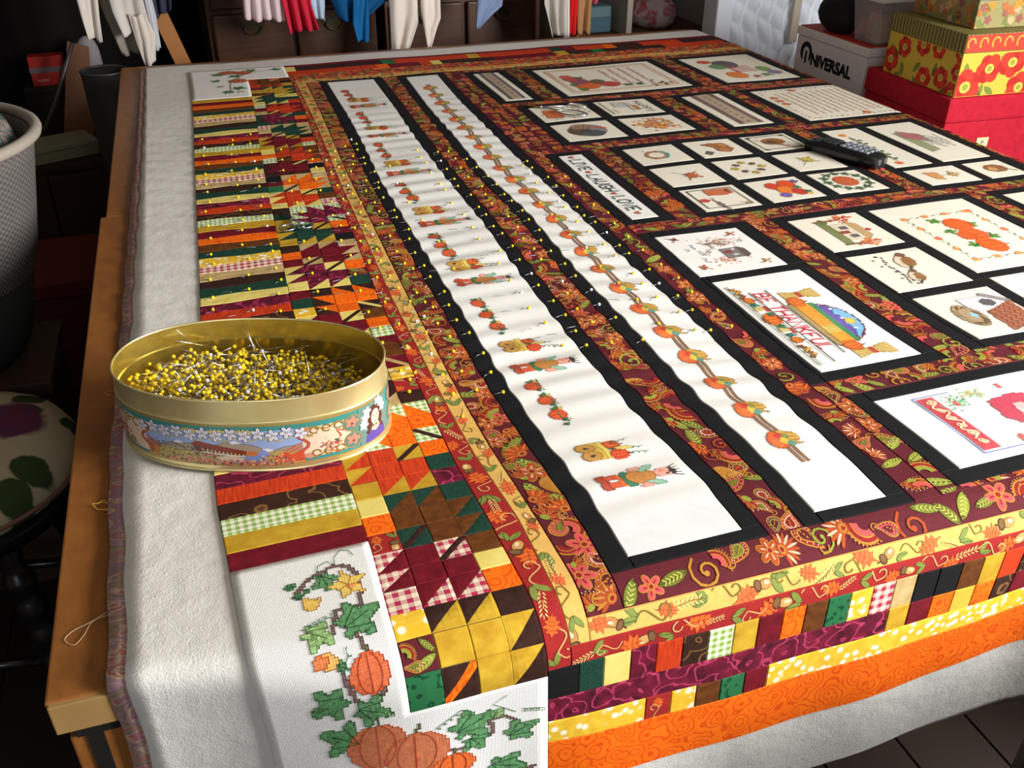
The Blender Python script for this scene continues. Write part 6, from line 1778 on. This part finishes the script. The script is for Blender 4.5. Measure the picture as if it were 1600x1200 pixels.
def poppies(w, h, n, r0, r1, seed):
    rg = random.Random(seed); out = []
    for _ in range(n * 2):
        x, y, a = rg.uniform(0, w), rg.uniform(0, h), rg.uniform(0, 6.28); s = .016
        out.append(([(x + s * (px * math.cos(a) - py * math.sin(a)), y + s * (px * math.sin(a) + py * math.cos(a))) for px, py in leaf_shape(8, .4)], GR, 0))
    pl = []
    for _ in range(400):
        x, y, r = rg.uniform(0, w), rg.uniform(0, h), rg.uniform(r0, r1)
        if all((x - a) ** 2 + (y - b2) ** 2 > (.9 * (r + c)) ** 2 for a, b2, c in pl): pl.append((x, y, r))
        if len(pl) >= n: break
    for x, y, r in pl: out += poppy(x, y, r)
    res = []
    for p, c, k in out:
        p = clip_poly(p, .001, w - .001, .001, h - .001)
        if len(p) >= 3: res.append((p, c, k))
    return res
face_print('poppy_print', fb, frame((.003, .003, .001), (1, 0, 0), (0, 0, 1)), poppies(.356, .087, 9, .026, .040, 4), PAPER)
face_print('poppy_print', fb, frame((.003, .255, .001), (0, -1, 0), (0, 0, 1)), poppies(.25, .087, 9, .018, .028, 9), PAPER)
lp = [([(0, 0), (.36, 0), (.36, .034), (0, .034)], (196, 62, 42), 0)]
for k in range(12):
    lp += [(q, (206, 160, 60), 2) for q in ribbon([(.012 + .03 * k + .009 * math.cos(a), .017 + .011 * math.sin(a)) for a in [t * .5 for t in range(9)]], .0018)]
face_print('scroll_print', lid, frame((.0015, 0, .0925), (1, 0, 0), (0, 0, 1)), lp, PAPER)
ub = thing('green_floral_box', 'green floral box with a striped lid on top of the poppy box', 'box', (1.552, 1.63, .9068), R(-3))
bm_part('box_body', plain('sage_paper', (150, 142, 92), .6, .3, var=.1), ub, lambda b: b.box(.002, .30, .002, .205, 0, .055, bev=.002))
bm_part('lid', plain('grey_stripe_paper', (150, 148, 140), .6, .3, var=.12, sc=60), ub, lambda b: b.box(0, .302, 0, .207, .0555, .085, bev=.002))
def sprigs(w, h, n, seed):
    rg = random.Random(seed); out = []
    for _ in range(n):
        x, y = rg.uniform(0, w), rg.uniform(0, h); c = rg.choice(((206, 170, 130), (190, 110, 60), (150, 90, 80), (120, 130, 70), (206, 140, 50)))
        for j in range(5): out.append((ell(x + .005 * math.cos(j * 1.26), y + .005 * math.sin(j * 1.26), .005, .0035, j * 1.26, 7), c, 1 + j))
    return [(q, c, k) for q, c, k in ((clip_poly(p, .001, w - .001, .001, h - .001), c, k) for p, c, k in out) if len(q) >= 3]
face_print('floral_print', ub, frame((.002, .002, 0), (1, 0, 0), (0, 0, 1)), sprigs(.298, .054, 60, 3), PAPER)
face_print('floral_print', ub, frame((.002, .205, 0), (0, -1, 0), (0, 0, 1)), sprigs(.203, .054, 40, 5), PAPER)

# -- wicker hamper on a low chest
ch = thing('low_chest', 'dark low wooden chest under the wicker hamper', 'chest', (-1.0, 1.565, 0))
CHW = plain('chest_wood', (62, 44, 32), .6, .3, var=.25, sc=12)
bm_part('chest_body', CHW, ch, lambda b: b.box(0, .665, .0, .235, .006, .42, bev=.004)); bm_part('lid', CHW, ch, lambda b: b.box(-.005, .675, -.005, .24, .421, .449, bev=.004))
hm = thing('wicker_hamper', 'pale wicker hamper with thick rim holding patterned cloth beside the table', 'hamper', (-.505, 1.685, .4505))
WK = NT('wicker', .7, .2); co = WK.obj(); sp = WK.n('ShaderNodeSeparateXYZ', inp={0: co})
ang_ = WK.math('ARCTAN2', sp.outputs[1], sp.outputs[0])
wv_ = WK.math('MULTIPLY', WK.math('SINE', WK.math('MULTIPLY', ang_, 100)), WK.math('SINE', WK.math('MULTIPLY', sp.outputs[2], 620)))
WK.color(WK.mix(WK.ramp(wv_, -.6, .6), c4((84, 80, 77)), c4((110, 105, 101)))); WK.bump(wv_, .5, .002); WK = WK.m
bm_part('basket_wall', WK, hm, lambda b: b.lathe([(.176, .16), (.19, .2), (.222, .36), (.228, .39), (.218, .39), (.21, .36), (.178, .2), (.166, .16)], 64, sx=1.04, sy=1.0), True)
bm_part('dark_lower_wall', plain('hamper_lower_dark', (34, 40, 38), .9, var=.5, sc=18), hm, lambda b: b.lathe([(.0, .0), (.115, .0), (.145, .04), (.1745, .159), (.164, .159), (.13, .04), (0, .03)], 48, sx=1.04, sy=1.0), True)  # lower wall in a darker tone than the wicker above
b = MB(); b.tube([(.232 * 1.04 * math.cos(a),   .232 * math.sin(a), .396) for a in [2 * math.pi * q / 80 for q in range(81)]], .0095, 10, cap=False)
b.build('rim', plain('hamper_rim', (152, 144, 133), .7, var=.15, sc=40), hm, True)
pc = NT('patterned_cloth', .9, .1); n3 = pc.noise(pc.obj(), 16, 3, .6, 2.5); pc.color(pc.mix(pc.ramp(pc.math('SINE', pc.math('MULTIPLY', n3, 40)), -.4, .5), c4((56, 84, 88)), c4((150, 126, 116)))); pc = pc.m
o = blob('folded_cloth', pc, None, (.200, .19, .12), 21, 4, None, .3); o.location = (-.50, 1.69, .4505 + .355); tag(o, 'teal and pink patterned cloth piled inside the wicker hamper', 'cloth')
o = blob('green_scrap', plain('lime_cloth', (112, 150, 40), .8), None, (.05, .045, .03), 23, 3, None, .3); o.location = (-.40, 1.555, .4505 + .41); tag(o, 'lime green scrap in the hamper near the rim', 'cloth')
# -- stool with floral cushion
st = thing('cushioned_stool', 'dark turned leg stool with green leaf print cushion beside the table', 'stool', (-.455, 1.345, 0))
LP = NT('leaf_print_canvas', .9, .1); co = LP.obj()
vn = LP.vor(LP.mapping(co, (1, 1, .3)), 16); nz_ = LP.noise(co, 22, 3)
cc = LP.mix(LP.ramp(LP.math('ADD', vn.outputs['Distance'], LP.math('MULTIPLY', nz_, .35)), .62, .56), c4((176, 164, 136)), c4((52, 70, 40)))
v2 = LP.vor(LP.mapping(co, (1, 1, .3)), 6.0)
cc = LP.mix(LP.ramp(LP.math('ADD', v2.outputs['Distance'], LP.math('MULTIPLY', nz_, .2)), .40, .34), cc, LP.mix(nz_, c4((60, 58, 96)), c4((120, 40, 44))))
LP.color(cc); LP.bump(LP.noise(co, 9, 3), .3, .01); LP = LP.m
bm_part('cushion', LP, st, lambda b: b.lathe([(0, .505), (.08, .502), (.14, .49), (.178, .470), (.19, .448), (.186, .425), (.17, .41), (0, .405)], 48), True)
bm_part('piping', plain('cushion_piping', (120, 84, 70), .8), st, lambda b: b.tube([(.189 * math.cos(a), .189 * math.sin(a), .435) for a in [2 * math.pi * k / 48 for k in range(49)]], .004, 6, cap=False), True)
BT = plain('ebony_wood', (20, 18, 18), .3, .5)
bm_part('seat_frame', BT, st, lambda b: b.lathe([(0, .404), (.165, .404), (.17, .395), (.165, .37), (0, .37)], 40), True)
for a in (.6, 2.2, 3.75, 5.3):
    p0, p1 = Vector((.12 * math.cos(a), .12 * math.sin(a), .37)), Vector((.19 * math.cos(a), .19 * math.sin(a), .006))
    n_ = 37; b = MB(); b.tube([p0.lerp(p1, k / (n_ - 1)) for k in range(n_)], [.017 + .007 * abs(math.sin(k * .62)) * (1 if 6 < k < 32 else .2) for k in range(n_)], 14); b.build('leg', BT, st, True)
    b = MB(); b.tube([Vector((.165 * math.cos(a), .165 * math.sin(a), .14)), Vector((.165 * math.cos(a + 1.55), .165 * math.sin(a + 1.55), .14))], .009, 10); b.build('stretcher', BT, st, True)
# -- things in the dark corner
DK = plain('dark_bookcase_wood', (34, 28, 26), .6, .3)
cu_ = thing('dark_backdrop', 'black brown curtain added for the darkness behind the bin and the red package', 'backdrop', (-.3, 3.29, 0))  # dark sheet added so the lit back wall reads black here
cloth_panel('backdrop_cloth', fabric_mat('dark_backdrop_cloth', (26, 22, 22)), cu_, [(-.55, 1.9), (-.55, 1.0), (-.55, .12)], [(.34, 1.9), (.34, 1.0), (.34, .12)], 0, .02, 7, 1, .004)
tb_ = thing('storage_cabinet', 'dark brown cabinet standing on the floor behind the hamper', 'cabinet', (-.95, 2.89, 0))
bm_part('case', CHW, tb_, lambda b: b.box(.29, .70, 0, .35, .006, .40, bev=.004)); bm_part('top_board', CHW, tb_, lambda b: b.box(.28, .71, -.01, .355, .401, .42, bev=.003))
for k in range(2): bm_part('door', CHW, tb_, lambda b: b.box(.30 + k * .2, .495 + k * .2, -.013, -.001, .03, .39, bev=.003))
wb = thing('pattern_box', 'flat pale green box of papers lying on the dark brown cabinet', 'box', (-.49, 2.885, .4205), R(22))
bm_part('box_body', plain('pale_green_card', (150, 154, 132), .7, var=.15), wb, lambda b: b.box(0, .20, 0, .12, 0, .03, bev=.002)); bm_part('lid', plain('grey_green_card', (160, 164, 146), .7, var=.15), wb, lambda b: b.box(-.002, .202, -.002, .122, .031, .044, bev=.002))
db = thing('dark_crate', 'black storage box on the dark cabinet under the red package', 'box', (-.49, 3.13, .4205))
bm_part('box_body', DK, db, lambda b: b.box(0, .22, 0, .10, 0, .14, bev=.003)); bm_part('lid', DK, db, lambda b: b.box(-.002, .222, -.002, .102, .1405, .162, bev=.003))
bp = thing('red_package', 'red and grey package lying on the black storage box in the dark corner', 'package', (-.462, 3.135, .5832), R(4))
bm_part('package_face', plain('red_card', (176, 44, 40), .5), bp, lambda b: b.box(0, .098, 0, .05, 0, .085, bev=.003)); bm_part('grey_band', plain('grey_card', (112, 100, 104), .5), bp, lambda b: b.box(-.001, .099, -.001, .051, .038, .054)); bm_part('printed_word', plain('pale_ink', (196, 130, 120), .6), bp, lambda b: b.box(.015, .045, -.002, -.0005, .014, .020))
bg_ = thing('backing_board', 'brown cardboard sheet leaning upright by the thin metal pole', 'cardboard', (-.385, 3.085, .4205), 0)
bm_part('sheet', plain('brown_cardboard', (140, 98, 74), .8, var=.15), bg_, lambda b: b.add([(-.03, 0, 0), (.06, 0, 0), (.10, .03, .27), (.045, .03, .29), (-.03, .006, 0), (.06, .006, 0), (.10, .036, .27), (.045, .036, .29)], [(0, 1, 2, 3), (7, 6, 5, 4), (1, 0, 4, 5), (2, 1, 5, 6), (3, 2, 6, 7), (0, 3, 7, 4)]))
o = bm_part('metal_pole', plain('grey_metal', (120, 116, 118), .4, .5, .6), None, lambda b: b.tube([(-.485, 3.04, .4265), (-.40, 3.04, .56), (-.318, 3.04, .72)], .006, 8), True); tag(o, 'thin grey metal pole leaning diagonally by the red package', 'pole')
bn = thing('waste_bin', 'dark narrow round bin standing by the far table corner', 'bin', (-.232, 2.80, 0))
bm_part('bin_wall', plain('bin_metal', (46, 46, 48), .5, .4), bn, lambda b: b.lathe([(0, .008), (.045, .008), (.060, .69), (.056, .69), (.042, .02), (0, .02)], 32), True); bm_part('bin_rim', plain('bin_rim', (100, 96, 92), .4, .5, .5), bn, lambda b: b.tube([(.059 * math.cos(a), .059 * math.sin(a), .69) for a in [2 * math.pi * k / 32 for k in range(33)]], .0035, 6, cap=False), True)
o = blob('grey_paper', plain('crumpled_paper', (160, 154, 160), .8, bump=.3, bsc=20), None, (.042, .042, .06), 31, 3); o.location = (-.30, 3.17, .5832 + .062); tag(o, 'crumpled grey paper bag standing beside the red package', 'bag')
rx_ = thing('maroon_box', 'low maroon cloth box on the floor beside the table leg', 'box', (-.50, 2.30, 0))
bm_part('box_body', plain('maroon_cloth', (92, 34, 34), .9), rx_, lambda b: b.box(0, .21, 0, .30, .006, .27, bev=.004)); bm_part('lid', plain('maroon_cloth_lid', (100, 38, 36), .9), rx_, lambda b: b.box(-.004, .214, -.004, .304, .271, .31, bev=.004))

# -- black chair at the near end
ch2 = thing('black_chair', 'black padded chair with its back close to the hanging quilt end', 'chair', (.87, .12, 0))
CV = plain('black_vinyl', (20, 20, 22), .5, .4, bump=.05)
bm_part('backrest', CV, ch2, lambda b: b.box(-.315, .315, .185, .222, .36, .705, bev=.012))  # backrest widened beyond view to shade the hanging batting
bm_part('seat', CV, ch2, lambda b: b.box(-.28, .28, -.26, .18, .36, .43, bev=.02))
for x in (-.25, .22):
    for y in (-.23, .15): bm_part('leg', BT, ch2, lambda b: b.box(x, x + .03, y, y + .03, .006, .359, bev=.003))
